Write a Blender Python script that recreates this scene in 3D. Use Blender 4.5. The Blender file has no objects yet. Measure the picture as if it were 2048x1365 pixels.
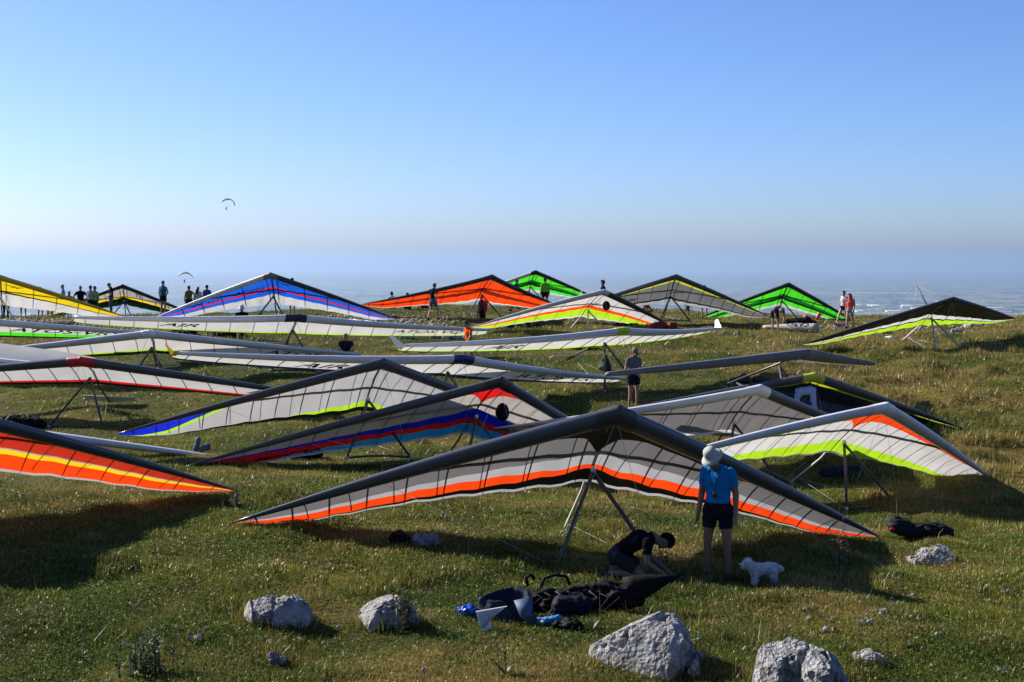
import bpy, bmesh, math, random
import numpy as np
from mathutils import Vector

# ------------------------------------------------------------------ camera, sky, sun, exposure
R = math.radians
scene = bpy.context.scene
col = scene.collection
F_PX, CX, CY, CAMZ, EYE = 2844.0, 1024.0, 682.5, 4.2, 500.0
PITCH = math.atan((CY - EYE) / F_PX)
cam = bpy.data.cameras.new('camera')
cam.sensor_width = 36.0
cam.lens = F_PX / 2048.0 * 36.0
cam.clip_start = 0.3
cam.clip_end = 400000.0
cam_ob = bpy.data.objects.new('camera', cam)
col.objects.link(cam_ob)
cam_ob.location = (0, 0, CAMZ)
cam_ob.rotation_euler = (R(90) - PITCH, 0, 0)
scene.camera = cam_ob

SUN_EL = R(31.5)
SUN_AZ = R(60)          # measured from the view axis (+Y) towards the left (-X)
world = bpy.data.worlds.new('World')
scene.world = world
world.use_nodes = True
wn = world.node_tree.nodes
wl = world.node_tree.links
wn.clear()
sky = wn.new('ShaderNodeTexSky')
sky.sky_type = 'NISHITA'
sky.sun_disc = False
sky.sun_elevation = SUN_EL
sky.sun_rotation = -SUN_AZ
sky.altitude = 0
sky.air_density = 0.72
sky.dust_density = 0.65
sky.ozone_density = 8.5
bg = wn.new('ShaderNodeBackground')
bg.inputs[1].default_value = 0.087
wo = wn.new('ShaderNodeOutputWorld')
tn = wn.new('ShaderNodeMix'); tn.data_type = 'RGBA'; tn.blend_type = 'MULTIPLY'; tn.inputs[0].default_value = 1
tn.inputs[7].default_value = (1.0, .935, 1.0, 1)
wl.new(sky.outputs[0], tn.inputs[6])
wl.new(tn.outputs[2], bg.inputs[0])
wl.new(bg.outputs[0], wo.inputs[0])

sun = bpy.data.lights.new('sun', 'SUN')
sun.energy = 5.0
sun.angle = R(0.55)
sun.color = (1.0, 0.93, 0.82)
sun_ob = bpy.data.objects.new('sun', sun)
col.objects.link(sun_ob)
sd = Vector((-math.sin(SUN_AZ) * math.cos(SUN_EL), math.cos(SUN_AZ) * math.cos(SUN_EL), math.sin(SUN_EL)))
sun_ob.rotation_euler = sd.to_track_quat('Z', 'Y').to_euler()
sun_ob.location = sd * 40

scene.view_settings.view_transform = 'Standard'
scene.view_settings.look = 'None'
scene.view_settings.exposure = 0.95
scene.view_settings.gamma = 1.0
scene.view_settings.use_curve_mapping = False
scene.render.engine = 'CYCLES'
scene.cycles.use_denoising = True
scene.cycles.max_bounces = 8
scene.cycles.diffuse_bounces = 2
scene.cycles.transmission_bounces = 6
scene.cycles.transparent_max_bounces = 12
scene.cycles.volume_bounces = 1
scene.cycles.caustics_reflective = False
scene.cycles.caustics_refractive = False

random.seed(7)
rng = np.random.default_rng(11)

# ------------------------------------------------------------------ helpers
cp, sp = math.cos(PITCH), math.sin(PITCH)

def at(px, d, py):
    """World point seen at photo pixel (px, py), at distance d along the view axis."""
    rx, ry = (px - CX) / F_PX, (py - CY) / F_PX
    return np.array([rx * d, d * (cp - ry * sp), CAMZ + d * (-sp - ry * cp)])

def srgb(r, g, b):
    f = lambda c: (c / 255 / 12.92) if c / 255 <= .04045 else ((c / 255 + .055) / 1.055) ** 2.4
    return (f(r), f(g), f(b))

def hash2(ix, iy, seed=0):
    n = (ix.astype(np.int64) * 374761393 + iy.astype(np.int64) * 668265263 + seed * 974634777) & 0x7fffffff
    n = ((n ^ (n >> 13)) * 1274126177) & 0x7fffffff
    n = (n ^ (n >> 16)) & 0x7fffffff
    return (n % 65536) / 65535.0

def vnoise(x, y, seed=0):
    x = np.asarray(x, float); y = np.asarray(y, float)
    ix, iy = np.floor(x), np.floor(y)
    fx, fy = x - ix, y - iy
    fx = fx * fx * (3 - 2 * fx); fy = fy * fy * (3 - 2 * fy)
    a, b = hash2(ix, iy, seed), hash2(ix + 1, iy, seed)
    c, d = hash2(ix, iy + 1, seed), hash2(ix + 1, iy + 1, seed)
    return (a + (b - a) * fx) * (1 - fy) + (c + (d - c) * fx) * fy

def fbm(x, y, seed=0, o=4):
    s, a, t = 0, 1.0, 0
    for i in range(o):
        s = s + a * vnoise(np.asarray(x) * 2 ** i, np.asarray(y) * 2 ** i, seed + i); t += a; a *= .5
    return s / t

def vnoise3(p, seed=0):
    ip = np.floor(p); f = p - ip; f = f * f * (3 - 2 * f)
    def h(dx, dy, dz):
        return hash2(ip[:, 0] + dx + 57 * (ip[:, 2] + dz), ip[:, 1] + dy + 131 * (ip[:, 2] + dz), seed)
    r = 0
    for dx in (0, 1):
        for dy in (0, 1):
            for dz in (0, 1):
                w = (f[:, 0] if dx else 1 - f[:, 0]) * (f[:, 1] if dy else 1 - f[:, 1]) * (f[:, 2] if dz else 1 - f[:, 2])
                r = r + w * h(dx, dy, dz)
    return r

def fbm3(p, seed=0, o=4):
    s, a, t = 0, 1., 0
    for i in range(o):
        s = s + a * vnoise3(p * 2 ** i + 17.3 * i, seed + i); t += a; a *= .5
    return s / t

MATS = {}

def mat(name, color, rough=.7, spec=.3, trans=0.0, metal=0.0, noise=0.0, nscale=8.0, bump=0.0, bscale=60.0, coat=0.0, ncol=None):
    if name in MATS:
        return MATS[name]
    m = bpy.data.materials.new(name)
    m.use_nodes = True
    n, l = m.node_tree.nodes, m.node_tree.links
    p = n['Principled BSDF']
    out = n['Material Output']
    p.inputs['Base Color'].default_value = (*color, 1)
    p.inputs['Roughness'].default_value = rough
    p.inputs['Specular IOR Level'].default_value = spec
    p.inputs['Metallic'].default_value = metal
    p.inputs['Coat Weight'].default_value = coat
    csock = None
    if noise or bump:
        tc = n.new('ShaderNodeTexCoord')
    if noise:
        nt = n.new('ShaderNodeTexNoise'); nt.inputs['Scale'].default_value = nscale; nt.inputs['Detail'].default_value = 5
        l.new(tc.outputs['Object'], nt.inputs['Vector'])
        mx = n.new('ShaderNodeMix'); mx.data_type = 'RGBA'
        mr = n.new('ShaderNodeMapRange'); mr.inputs[1].default_value = .3; mr.inputs[2].default_value = .7
        l.new(nt.outputs[0], mr.inputs[0]); l.new(mr.outputs[0], mx.inputs[0])
        c2 = ncol or tuple(c * (1 - noise) for c in color)
        mx.inputs[6].default_value = (*color, 1); mx.inputs[7].default_value = (*c2, 1)
        csock = mx.outputs[2]
        l.new(csock, p.inputs['Base Color'])
    if bump:
        nb = n.new('ShaderNodeTexNoise'); nb.inputs['Scale'].default_value = bscale; nb.inputs['Detail'].default_value = 6
        l.new(tc.outputs['Object'], nb.inputs['Vector'])
        bp = n.new('ShaderNodeBump'); bp.inputs['Strength'].default_value = bump; bp.inputs['Distance'].default_value = .02
        l.new(nb.outputs[0], bp.inputs['Height']); l.new(bp.outputs[0], p.inputs['Normal'])
    if trans:
        tr = n.new('ShaderNodeBsdfTranslucent')
        tr.inputs['Color'].default_value = (*color, 1)
        if csock: l.new(csock, tr.inputs['Color'])
        if bump: l.new(bp.outputs[0], tr.inputs['Normal'])
        ms = n.new('ShaderNodeMixShader'); ms.inputs[0].default_value = trans
        l.new(p.outputs[0], ms.inputs[1]); l.new(tr.outputs[0], ms.inputs[2]); l.new(ms.outputs[0], out.inputs[0])
    MATS[name] = m
    return m

# a small side scene in which modifiers and text are turned into plain meshes
bench = bpy.data.scenes.new('bench')

def evaluated(ob):
    bench.collection.objects.link(ob)
    vl = bench.view_layers[0]
    vl.update()
    dg = vl.depsgraph
    dg.update()
    return bpy.data.meshes.new_from_object(ob.evaluated_get(dg))

class MB:
    """Collects shapes; build() links them as one mesh object."""
    def __init__(s):
        s.v, s.f, s.n = [], [], 0
    def add(s, v, f):
        v = np.asarray(v, float).reshape(-1, 3)
        s.v.append(v); s.f += [tuple(i + s.n for i in q) for q in f]; s.n += len(v); return s
    def path(s, pts, rad, n=8, cap=True, flat=None):
        pts = np.asarray(pts, float); k = len(pts)
        rad = np.broadcast_to(np.asarray(rad, float), (k,))
        vs = []
        ref = None
        for i in range(k):
            t = pts[min(i + 1, k - 1)] - pts[max(i - 1, 0)]
            t = t / (np.linalg.norm(t) + 1e-9)
            if ref is None:
                ref = np.array([0, 0, 1.]) if abs(t[2]) < .9 else np.array([1., 0, 0])
            a = np.cross(t, ref); a /= np.linalg.norm(a) + 1e-9
            b = np.cross(a, t); ref = b
            for j in range(n):
                th = 2 * math.pi * j / n
                vs.append(pts[i] + rad[i] * (a * math.cos(th) * (flat or 1) + b * math.sin(th)))
        fs = []
        for i in range(k - 1):
            for j in range(n):
                fs.append((i * n + j, i * n + (j + 1) % n, (i + 1) * n + (j + 1) % n, (i + 1) * n + j))
        if cap:
            fs.append(tuple(range(n - 1, -1, -1))); fs.append(tuple((k - 1) * n + j for j in range(n)))
        return s.add(vs, fs)
    def tube(s, p0, p1, r0, r1=None, n=8):
        return s.path([p0, p1], [r0, r0 if r1 is None else r1], n)
    def capsule(s, p0, p1, r0, r1, n=12, m=4, side=None, flat=1.0):
        """Closed tapered capsule; 'side' is the wide axis and flat scales the other one."""
        p0 = np.asarray(p0, float); p1 = np.asarray(p1, float)
        t = p1 - p0; L = np.linalg.norm(t); t = t / (L + 1e-9) if L > 1e-6 else np.array([0, 0, 1.])
        if side is None:
            side = np.array([1., 0, 0]) if abs(t[0]) < .9 else np.array([0, 1., 0])
        a = np.asarray(side, float) - np.dot(side, t) * t; a /= np.linalg.norm(a); b = np.cross(t, a)
        rings = []
        for i in range(m, -1, -1):
            th = i / m * math.pi / 2; rings.append((p0 - t * r0 * math.sin(th) * flat ** .5, max(r0 * math.cos(th), 1e-3)))
        for i in range(0, m + 1):
            th = i / m * math.pi / 2; rings.append((p1 + t * r1 * math.sin(th) * flat ** .5, max(r1 * math.cos(th), 1e-3)))
        vs, fs = [], []
        for c, r in rings:
            for j in range(n):
                th = 2 * math.pi * j / n; vs.append(c + r * (a * math.cos(th) + b * flat * math.sin(th)))
        for i in range(len(rings) - 1):
            for j in range(n):
                fs.append((i * n + j, i * n + (j + 1) % n, (i + 1) * n + (j + 1) % n, (i + 1) * n + j))
        fs.append(tuple(range(n - 1, -1, -1))); fs.append(tuple((len(rings) - 1) * n + j for j in range(n)))
        return s.add(vs, fs)
    def ellipsoid(s, c, rx, ry, rz, n=14, m=10):
        vs, fs = [], []
        for i in range(m + 1):
            th = math.pi * i / m
            for j in range(n):
                ph = 2 * math.pi * j / n
                q = max(math.sin(th), .01)
                vs.append((c[0] + rx * q * math.cos(ph), c[1] + ry * q * math.sin(ph), c[2] + rz * math.cos(th)))
        for i in range(m):
            for j in range(n):
                fs.append((i * n + j, (i + 1) * n + j, (i + 1) * n + (j + 1) % n, i * n + (j + 1) % n))
        fs.append(tuple(range(n))); fs.append(tuple(m * n + j for j in range(n - 1, -1, -1)))
        return s.add(vs, fs)
    def box(s, c, sx, sy, sz, rz=0.0):
        q = np.array([(x, y, z) for x in (-.5, .5) for y in (-.5, .5) for z in (-.5, .5)]) * (sx, sy, sz)
        k, w = math.cos(rz), math.sin(rz)
        q = np.c_[q[:, 0] * k - q[:, 1] * w, q[:, 0] * w + q[:, 1] * k, q[:, 2]] + np.asarray(c)
        return s.add(q, [(0, 1, 3, 2), (4, 6, 7, 5), (0, 4, 5, 1), (2, 3, 7, 6), (0, 2, 6, 4), (1, 5, 7, 3)])
    def mesh(s, name):
        me = bpy.data.meshes.new(name)
        me.from_pydata(np.concatenate(s.v).tolist(), [], s.f)
        return me
    def build(s, name, m, parent=None, smooth=True, loc=None):
        me = s.mesh(name)
        if m: me.materials.append(m)
        if smooth:
            me.polygons.foreach_set('use_smooth', [True] * len(me.polygons))
        me.update()
        o = bpy.data.objects.new(name, me)
        col.objects.link(o)
        if parent: o.parent = parent
        if loc is not None: o.location = loc
        return o

def tag(o, label=None, cat=None, group=None, kind=None):
    if label: o['label'] = label
    if cat: o['category'] = cat
    if group: o['group'] = group
    if kind: o['kind'] = kind
    return o

def empty(name, loc):
    o = bpy.data.objects.new(name, None)
    o.empty_display_size = .2
    col.objects.link(o); o.location = loc
    return o

def fast_mesh(name, verts, faces_flat, loop_total, colors=None):
    """Mesh from numpy arrays: verts Nx3, faces as one index list and a loop count for each face."""
    me = bpy.data.meshes.new(name)
    me.vertices.add(len(verts)); me.vertices.foreach_set('co', np.asarray(verts, np.float32).ravel())
    me.loops.add(len(faces_flat)); me.loops.foreach_set('vertex_index', np.asarray(faces_flat, np.int32))
    lt = np.asarray(loop_total, np.int32)
    me.polygons.add(len(lt))
    me.polygons.foreach_set('loop_start', np.r_[0, np.cumsum(lt)[:-1]].astype(np.int32))
    me.polygons.foreach_set('loop_total', lt)
    if colors is not None:
        a = me.color_attributes.new('tint', 'FLOAT_COLOR', 'POINT')
        a.data.foreach_set('color', np.asarray(np.c_[colors, np.ones(len(colors))], np.float32).ravel())
    me.update(calc_edges=True)
    return me

# ------------------------------------------------------------------ terrain
GLIDER = dict(
A=[1.4217, 18.9122, 2.025, 0.2008, -0.6849, 0.0606, 4.9438, 0.5275, -0.2102, -0.0879],
G13=[7.5485, 28.4785, 1.0488, 0.5042, -0.6188, 0.0923, 5.2924, 0.4358, -0.314, -1.0423],
G9=[17.0871, 55.0161, 2.2974, 0.4886, -0.5522, -0.064, 5.687, 0.4236, -0.0108, 0.2267],
G3=[-10.3736, 61.0289, 3.1474, 0.0374, -0.7017, 0.0094, 5.2931, 0.5037, -0.1081, 1.0275],
G6=[4.0292, 62.139, 2.3891, 0.5748, -0.6184, 0.0312, 5.5291, 0.4259, -0.2486, 0.2897],
G4=[-0.9458, 67.8862, 2.9384, 0.4593, -0.634, 0.0263, 5.4188, 0.5566, 0.6315, 0.8339],
G7=[7.6629, 66.4019, 2.9755, 0.1124, -0.7012, 0.0194, 5.1694, 0.4985, -0.1379, 0.8561],
G8=[15.1351, 77.813, 2.3352, 0.123, -0.7035, 0.0145, 5.1302, 0.5877, -0.1773, 0.2162],
G10=[-2.8055, 30.8642, 1.761, 0.3586, -0.6719, 0.046, 5.3478, 0.4899, -0.0797, -0.3513],
G11=[-0.2249, 30.3805, 1.4004, 0.4552, -0.6564, 0.0862, 5.993, 0.567, -0.0797, -0.7022],
G12=[5.5019, 31.3085, 1.1415, 0.3237, -0.651, 0.0699, 5.3106, 0.4971, 0.4934, -0.9628],
G14=[7.6661, 35.8498, 1.0225, 0.1124, -0.6538, 0.0576, 5.1112, 0.444, 0.0585, -1.084],
G5=[1.4514, 87.1958, 2.8647, 0.2941, -0.6994, -0.0107, 5.0199, 0.5266, -0.0405, 0.7452],
G15=[-8.3959, 18.3799, 2.3564, 0.4936, -0.5697, 0.043, 5.7189, 0.4792, -0.2895, 0.2756],
G1=[-22.872, 63.5664, 2.9928, 0.3036, -0.6995, 0.021, 5.5112, 0.4635, -0.0873, 0.8738],
G2=[-23.324, 85.1081, 2.0642, 0.1549, -0.7037, 0.0359, 4.9258, 0.5496, -0.1436, -0.0537],
R1=[-7.1668, 47.1792, 1.9705, 0.2829, -0.4642, 0.0453, 7.0694, 0.2052, 0.4109, 0.1477],
R2=[-17.8951, 46.8987, 1.8935, 0.278, -0.4445, 0.0063, 6.5786, 0.2657, 0.144, 0.069],
R3=[-11.4201, 44.6079, 1.5893, 0.1305, -0.5311, 0.0054, 6.6833, 0.275, 0.1561, -0.2284],
R4=[-1.2478, 37.585, 1.321, 0.6041, -0.401, 0.0959, 7.165, 0.2651, 0.435, -0.64],
R5=[-11.604, 38.0837, 1.234, -0.0912, -0.5567, 0.0319, 6.2946, 0.2317, -0.0415, -0.5772],
R6=[3.3836, 42.8782, 1.7649, 0.7549, -0.403, 0.0036, 6.9183, 0.2509, 0.4935, -0.0588],
R7=[7.9176, 38.0369, 1.4244, 0.8846, -0.3771, 0.0453, 7.1893, 0.2002, 0.0794, -0.3955],
R8=[-12.0, 31.0, 0.35, 0.10, -0.22, 0.13, 6.1, 0.10, -0.05, -0.45],
)

def rot3(yaw, pitch, roll):
    c, s = math.cos(yaw), math.sin(yaw); Rz = np.array([[c, -s, 0], [s, c, 0], [0, 0, 1]])
    c, s = math.cos(pitch), math.sin(pitch); Rx = np.array([[1, 0, 0], [0, c, -s], [0, s, c]])
    c, s = math.cos(roll), math.sin(roll); Ry = np.array([[c, 0, s], [0, 1, 0], [-s, 0, c]])
    return Rz @ Ry @ Rx

ctrl = []
for k, g in GLIDER.items():
    if k in ('R8',): continue
    Rm = rot3(g[3], g[4], g[5]); py = .9 if k[0] == 'R' else 1.45
    for l in ((-.75, py - .12, -1.65), (.75, py - .12, -1.65)):
        p = np.array(g[:3]) + Rm @ np.array(l); ctrl.append((p[0], p[1], p[2], 1.0))
    if k[0] != 'R':
        p = np.array(g[:3]) + Rm @ np.array((0, 3.3, 0)); ctrl.append((p[0], p[1], p[2], .7))
ctrl += [(0, 13, .02, 1), (-5, 14, .05, 1), (5, 14, 0, 1), (0, 16, 0, 1), (2.7, 18.3, .02, 2), (4.5, 17, -.02, 1), (-4, 18, .05, 1),
         (-4, 20, .28, 2.5), (-6, 20.5, .4, 1.5), (-4.55, 23.2, .22, 2), (-2.2, 18.5, .08, 1), (-6, 29, -.5, 1), (-7.5, 31, -.55, 1), (6, 21.5, -.35, 1.5), (9, 22, -.5, 1), (10, 27, -.95, 1),
         (11.5, 33, -1.25, 1), (13, 40, -.9, 1), (14, 46, -.35, 1), (19, 50, .1, 1), (3.4, 39, .22, 5), (-1.4, 48, .55, 1.2), (-4.5, 52, .55, 1), (-9, 54, .65, 1),
         (4, 52, .15, 1), (9, 52, .1, 1), (12, 60, .35, 1), (15.8, 66, .6, 1), (20, 66, .5, 1), (24, 70, .5, 1), (-4, 67, 1.0, 1.2), (-6, 72, 1.05, 1), (-3, 76, 1.2, 1),
         (1, 73, 1.0, 1), (5, 74, .75, 1), (11, 71, .55, 1), (-12, 70, .9, 1), (-20, 74, .75, 1), (-26, 74, .75, 1), (-17, 58, .8, 1), (-24, 56, .7, 1),
         (22, 59.5, 1.0, 1), (26, 60, 1.1, 1)]
CT = np.array(ctrl)

def smooth(a, b, x):
    t = np.clip((x - a) / (b - a), 0, 1); return t * t * (3 - 2 * t)

def ground(x, y, bumps=True):
    x = np.asarray(x, float); y = np.asarray(y, float); sh = np.broadcast(x, y).shape
    x = np.broadcast_to(x, sh).ravel(); y = np.broadcast_to(y, sh).ravel()
    base = np.interp(y, [-1500, -200, -20, 0, 8, 13, 20, 30, 40, 50, 62, 72, 82, 92, 100, 130, 400, 3000],
                     [90, 26, 4.2, 2.6, .9, .05, 0, -.6, -.4, .2, .7, .9, .35, -1.2, -5, -24, -220, -1600])
    num = base * .03; den = np.full(x.shape, .03)
    near = (np.abs(x) < 60) & (y > -5) & (y < 110)
    s = 1.9 + .045 * y[near]
    xn, yn = x[near], y[near]
    nn, dd = num[near], den[near]
    for (cx_, cy_, cz_, w_) in CT:
        w = w_ * np.exp(-((xn - cx_) ** 2 + (yn - cy_) ** 2) / (2 * s * s))
        nn = nn + w * cz_; dd = dd + w
    num[near] = nn; den[near] = dd
    z = num / den
    t = smooth(86, 96, y); z = z * (1 - t) + base * t
    t = smooth(12.5, 9, y); z = z * (1 - t) + base * t
    if bumps:
        a = smooth(110, 90, y)
        z = z + .05 * np.sin(y * 1.5 + 5 * fbm(x * .2, y * .2, 15, 2)) * smooth(3, 9, x) * smooth(22, 28, y) * smooth(62, 54, y)
        z = z + a * ((fbm(x * .5, y * .5, 3, 3) - .5) * .34 + (vnoise(x * 1.9, y * 1.9, 9) - .5) * .11)
        hum = smooth(.55, .8, vnoise(x * 1.1 + 3, y * 1.1, 21)) * smooth(6, 12, x) * smooth(24, 30, y) * smooth(60, 50, y)
        z = z + .2 * hum
    return z.reshape(sh)

def gz(x, y):
    return float(ground(np.array([x]), np.array([y]))[0])

xs = np.unique(np.concatenate([np.linspace(-46, 46, 310), np.linspace(-140, -46, 30), np.linspace(46, 140, 30), [-3000, -1500, -700, -300, 300, 700, 1500, 3000]]))
ys = np.unique(np.concatenate([np.linspace(-10, 100, 370), np.linspace(100, 400, 30), [-1500, -600, -200, -80, -40, -20, 600, 1000, 1700, 3000]]))
GX, GY = np.meshgrid(xs, ys)
GZ = ground(GX, GY)
nx, ny = len(xs), len(ys)
idx = np.arange(nx * ny).reshape(ny, nx)
quads = np.stack([idx[:-1, :-1], idx[:-1, 1:], idx[1:, 1:], idx[1:, :-1]], -1).reshape(-1, 4)

def ground_mesh(x, y):
    """Height of the ground mesh itself (bilinear between its vertices)."""
    x = np.asarray(x, float); y = np.asarray(y, float)
    i = np.clip(np.searchsorted(xs, x) - 1, 0, nx - 2); j = np.clip(np.searchsorted(ys, y) - 1, 0, ny - 2)
    fx = (x - xs[i]) / (xs[i + 1] - xs[i]); fy = (y - ys[j]) / (ys[j + 1] - ys[j])
    return (GZ[j, i] * (1 - fx) + GZ[j, i + 1] * fx) * (1 - fy) + (GZ[j + 1, i] * (1 - fx) + GZ[j + 1, i + 1] * fx) * fy

def gz(x, y):
    return float(ground_mesh(np.array([x]), np.array([y]))[0])

def grass_tint(x, y):
    """Base colour of the turf: green and straw patches of the meadow itself."""
    g1 = np.array(srgb(116, 117, 38)); g2 = np.array(srgb(84, 98, 29)); s1 = np.array(srgb(150, 130, 70)); s2 = np.array(srgb(122, 116, 44))
    x = np.asarray(x); y = np.asarray(y)
    a = smooth(.3, .7, fbm(x * .35, y * .35, 31, 3))[:, None]
    c = (g1 * a + g2 * (1 - a)) * (.62 + .58 * fbm(x * 1.1, y * 1.1, 33, 2))[:, None]
    dryness = fbm(x * .5 + 7, y * .5, 41, 4) + .16 * smooth(5, 12, x) * smooth(24, 32, y) - .06 * smooth(30, 40, y) * smooth(4, -2, x)
    t = smooth(.49, .72, dryness)[:, None]
    c = c * (1 - t) + (s2 * .5 + s1 * .5) * t
    t2 = smooth(.62, .8, fbm(x * 1.7, y * 1.7, 51, 3))[:, None]
    c = c * (1 - .5 * t2) + s1 * .5 * t2
    return c, t[:, 0]

tint, _ = grass_tint(GX.ravel(), GY.ravel())
gm = fast_mesh('ground', np.c_[GX.ravel(), GY.ravel(), GZ.ravel()], quads.ravel(), np.full(len(quads), 4), tint * .45)
gm.polygons.foreach_set('use_smooth', [True] * len(gm.polygons))
m = bpy.data.materials.new('turf'); m.use_nodes = True
n, l = m.node_tree.nodes, m.node_tree.links
p = n['Principled BSDF']; p.inputs['Roughness'].default_value = .95; p.inputs['Specular IOR Level'].default_value = .1
at_ = n.new('ShaderNodeAttribute'); at_.attribute_name = 'tint'
tc = n.new('ShaderNodeTexCoord')
nt = n.new('ShaderNodeTexNoise'); nt.inputs['Scale'].default_value = 9; nt.inputs['Detail'].default_value = 8
l.new(tc.outputs['Object'], nt.inputs['Vector'])
mr = n.new('ShaderNodeMapRange'); mr.inputs[1].default_value = .3; mr.inputs[2].default_value = .7; mr.inputs[3].default_value = .35; mr.inputs[4].default_value = 1.3
l.new(nt.outputs[0], mr.inputs[0])
mx = n.new('ShaderNodeMix'); mx.data_type = 'RGBA'; mx.blend_type = 'MULTIPLY'; mx.inputs[0].default_value = 1
l.new(at_.outputs[0], mx.inputs[6]); l.new(mr.outputs[0], mx.inputs[7]); l.new(mx.outputs[2], p.inputs['Base Color'])
bp = n.new('ShaderNodeBump'); bp.inputs['Strength'].default_value = .8; bp.inputs['Distance'].default_value = .05
l.new(nt.outputs[0], bp.inputs['Height']); l.new(bp.outputs[0], p.inputs['Normal'])
gm.materials.append(m)
go = bpy.data.objects.new('ground', gm); col.objects.link(go)
tag(go, 'grassy hilltop meadow sloping up to the ridge', kind='structure')

# ------------------------------------------------------------------ the plain far below
PLZ = -900.0
EARTH = 7.4e6          # radius that includes refraction: the plain drops away below eye level
def plain_z(y): return PLZ - y * y / (2 * EARTH)
yy = np.linspace(1500, 150000, 120)
pv = [(x_, y_, plain_z(y_)) for y_ in yy for x_ in (-160000, 160000)]
pm = bpy.data.meshes.new('plain'); pm.from_pydata(pv, [], [(2 * i, 2 * i + 1, 2 * i + 3, 2 * i + 2) for i in range(len(yy) - 1)])
pm.polygons.foreach_set('use_smooth', [True] * len(pm.polygons))
po = bpy.data.objects.new('plain', pm); col.objects.link(po)
tag(po, 'hazy lowland plain of fields and towns far below', kind='structure')
m = bpy.data.materials.new('plain_fields'); m.use_nodes = True
n, l = m.node_tree.nodes, m.node_tree.links
p = n['Principled BSDF']; p.inputs['Roughness'].default_value = .9; p.inputs['Specular IOR Level'].default_value = .1
ge = n.new('ShaderNodeNewGeometry')
def scaled(sx, sy, rz=0):
    mp = n.new('ShaderNodeMapping'); mp.inputs['Scale'].default_value = (sx, sy, 1); mp.inputs['Rotation'].default_value = (0, 0, rz)
    l.new(ge.outputs['Position'], mp.inputs[0]); return mp.outputs[0]
vo = n.new('ShaderNodeTexVoronoi'); vo.inputs['Scale'].default_value = 1; l.new(scaled(1 / 420, 1 / 700, .3), vo.inputs['Vector'])
cr = n.new('ShaderNodeValToRGB'); cr.color_ramp.interpolation = 'CONSTANT'
for i, (pos, c) in enumerate([(0, (.015, .03, .012)), (.3, (.05, .08, .03)), (.5, (.13, .13, .07)), (.66, (.03, .055, .02)), (.8, (.26, .23, .16)), (.92, (.01, .02, .01))]):
    e = cr.color_ramp.elements[i] if i < 2 else cr.color_ramp.elements.new(pos)
    e.position = pos; e.color = (*c, 1)
sx_ = n.new('ShaderNodeSeparateColor'); l.new(vo.outputs['Color'], sx_.inputs[0]); l.new(sx_.outputs[0], cr.inputs[0])
n1 = n.new('ShaderNodeTexNoise'); n1.inputs['Scale'].default_value = 1; n1.inputs['Detail'].default_value = 3; l.new(scaled(1 / 5200, 1 / 9000), n1.inputs['Vector'])
n2 = n.new('ShaderNodeTexVoronoi'); n2.inputs['Scale'].default_value = 1; l.new(scaled(1 / 75, 1 / 110, .5), n2.inputs['Vector'])
t1 = n.new('ShaderNodeMapRange'); t1.inputs[1].default_value = .48; t1.inputs[2].default_value = .58; l.new(n1.outputs[0], t1.inputs[0])
s2_ = n.new('ShaderNodeSeparateColor'); l.new(n2.outputs['Color'], s2_.inputs[0])
t2 = n.new('ShaderNodeMapRange'); t2.inputs[1].default_value = .72; t2.inputs[2].default_value = .78; l.new(s2_.outputs[0], t2.inputs[0])
mu = n.new('ShaderNodeMath'); mu.operation = 'MULTIPLY'; l.new(t1.outputs[0], mu.inputs[0]); l.new(t2.outputs[0], mu.inputs[1])
mx = n.new('ShaderNodeMix'); mx.data_type = 'RGBA'; l.new(mu.outputs[0], mx.inputs[0]); l.new(cr.outputs[0], mx.inputs[6]); mx.inputs[7].default_value = (.4, .37, .35, 1)
l.new(mx.outputs[2], p.inputs['Base Color'])
pm.materials.append(m)
# pale gravel river winding across the plain
rp = []
for i in range(70):
    X = -60000 + i * 1900
    Y = np.interp(X, [-60000, -15000, 0, 9000, 22000, 60000], [38000, 47000, 39000, 30500, 24500, 21500]) + 900 * math.sin(i * .9) + 500 * math.sin(i * 2.3)
    rp.append((X, Y, 210 + 120 * math.sin(i * 1.7) ** 2))
mb = MB()
v = []
for X, Y, w in rp: v += [(X, Y - w, plain_z(Y - w) + 2.5), (X, Y + w, plain_z(Y + w) + 2.5)]
mb.add(v, [(2 * i, 2 * i + 2, 2 * i + 3, 2 * i + 1) for i in range(len(rp) - 1)])
tag(mb.build('river', mat('river_gravel', (.42, .41, .39), .9, .1, noise=.5, nscale=.0015)), 'pale gravel river bed crossing the plain', kind='structure')

# ------------------------------------------------------------------ haze over the plain
mb = MB(); hv, hf = [], []
hy = np.r_[np.linspace(-9000, 0, 4), np.linspace(2000, 153000, 90)]
for y_ in hy:
    dz_ = -max(y_, 0) ** 2 / (2 * EARTH)
    hv += [(-165000, y_, 62 + dz_), (165000, y_, 62 + dz_), (165000, y_, PLZ - 4 + dz_), (-165000, y_, PLZ - 4 + dz_)]
for i in range(len(hy) - 1):
    for j in range(4): hf.append((4 * i + (j + 1) % 4, 4 * i + 4 + (j + 1) % 4, 4 * i + 4 + j, 4 * i + j))
hf += [(3, 2, 1, 0), tuple(4 * (len(hy) - 1) + j for j in (0, 1, 2, 3))]
mb.add(hv, hf)
hz = mb.build('haze', None, smooth=False)
tag(hz, 'pale blue summer haze over the plain', kind='stuff')
m = bpy.data.materials.new('haze'); m.use_nodes = True
n, l = m.node_tree.nodes, m.node_tree.links
n.remove(n['Principled BSDF'])
pvn = n.new('ShaderNodeVolumePrincipled')
pvn.inputs['Color'].default_value = (.39, .53, .74, 1)
pvn.inputs['Density'].default_value = 3.1e-5
pvn.inputs['Anisotropy'].default_value = .45
l.new(pvn.outputs[0], n['Material Output'].inputs['Volume'])
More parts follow.
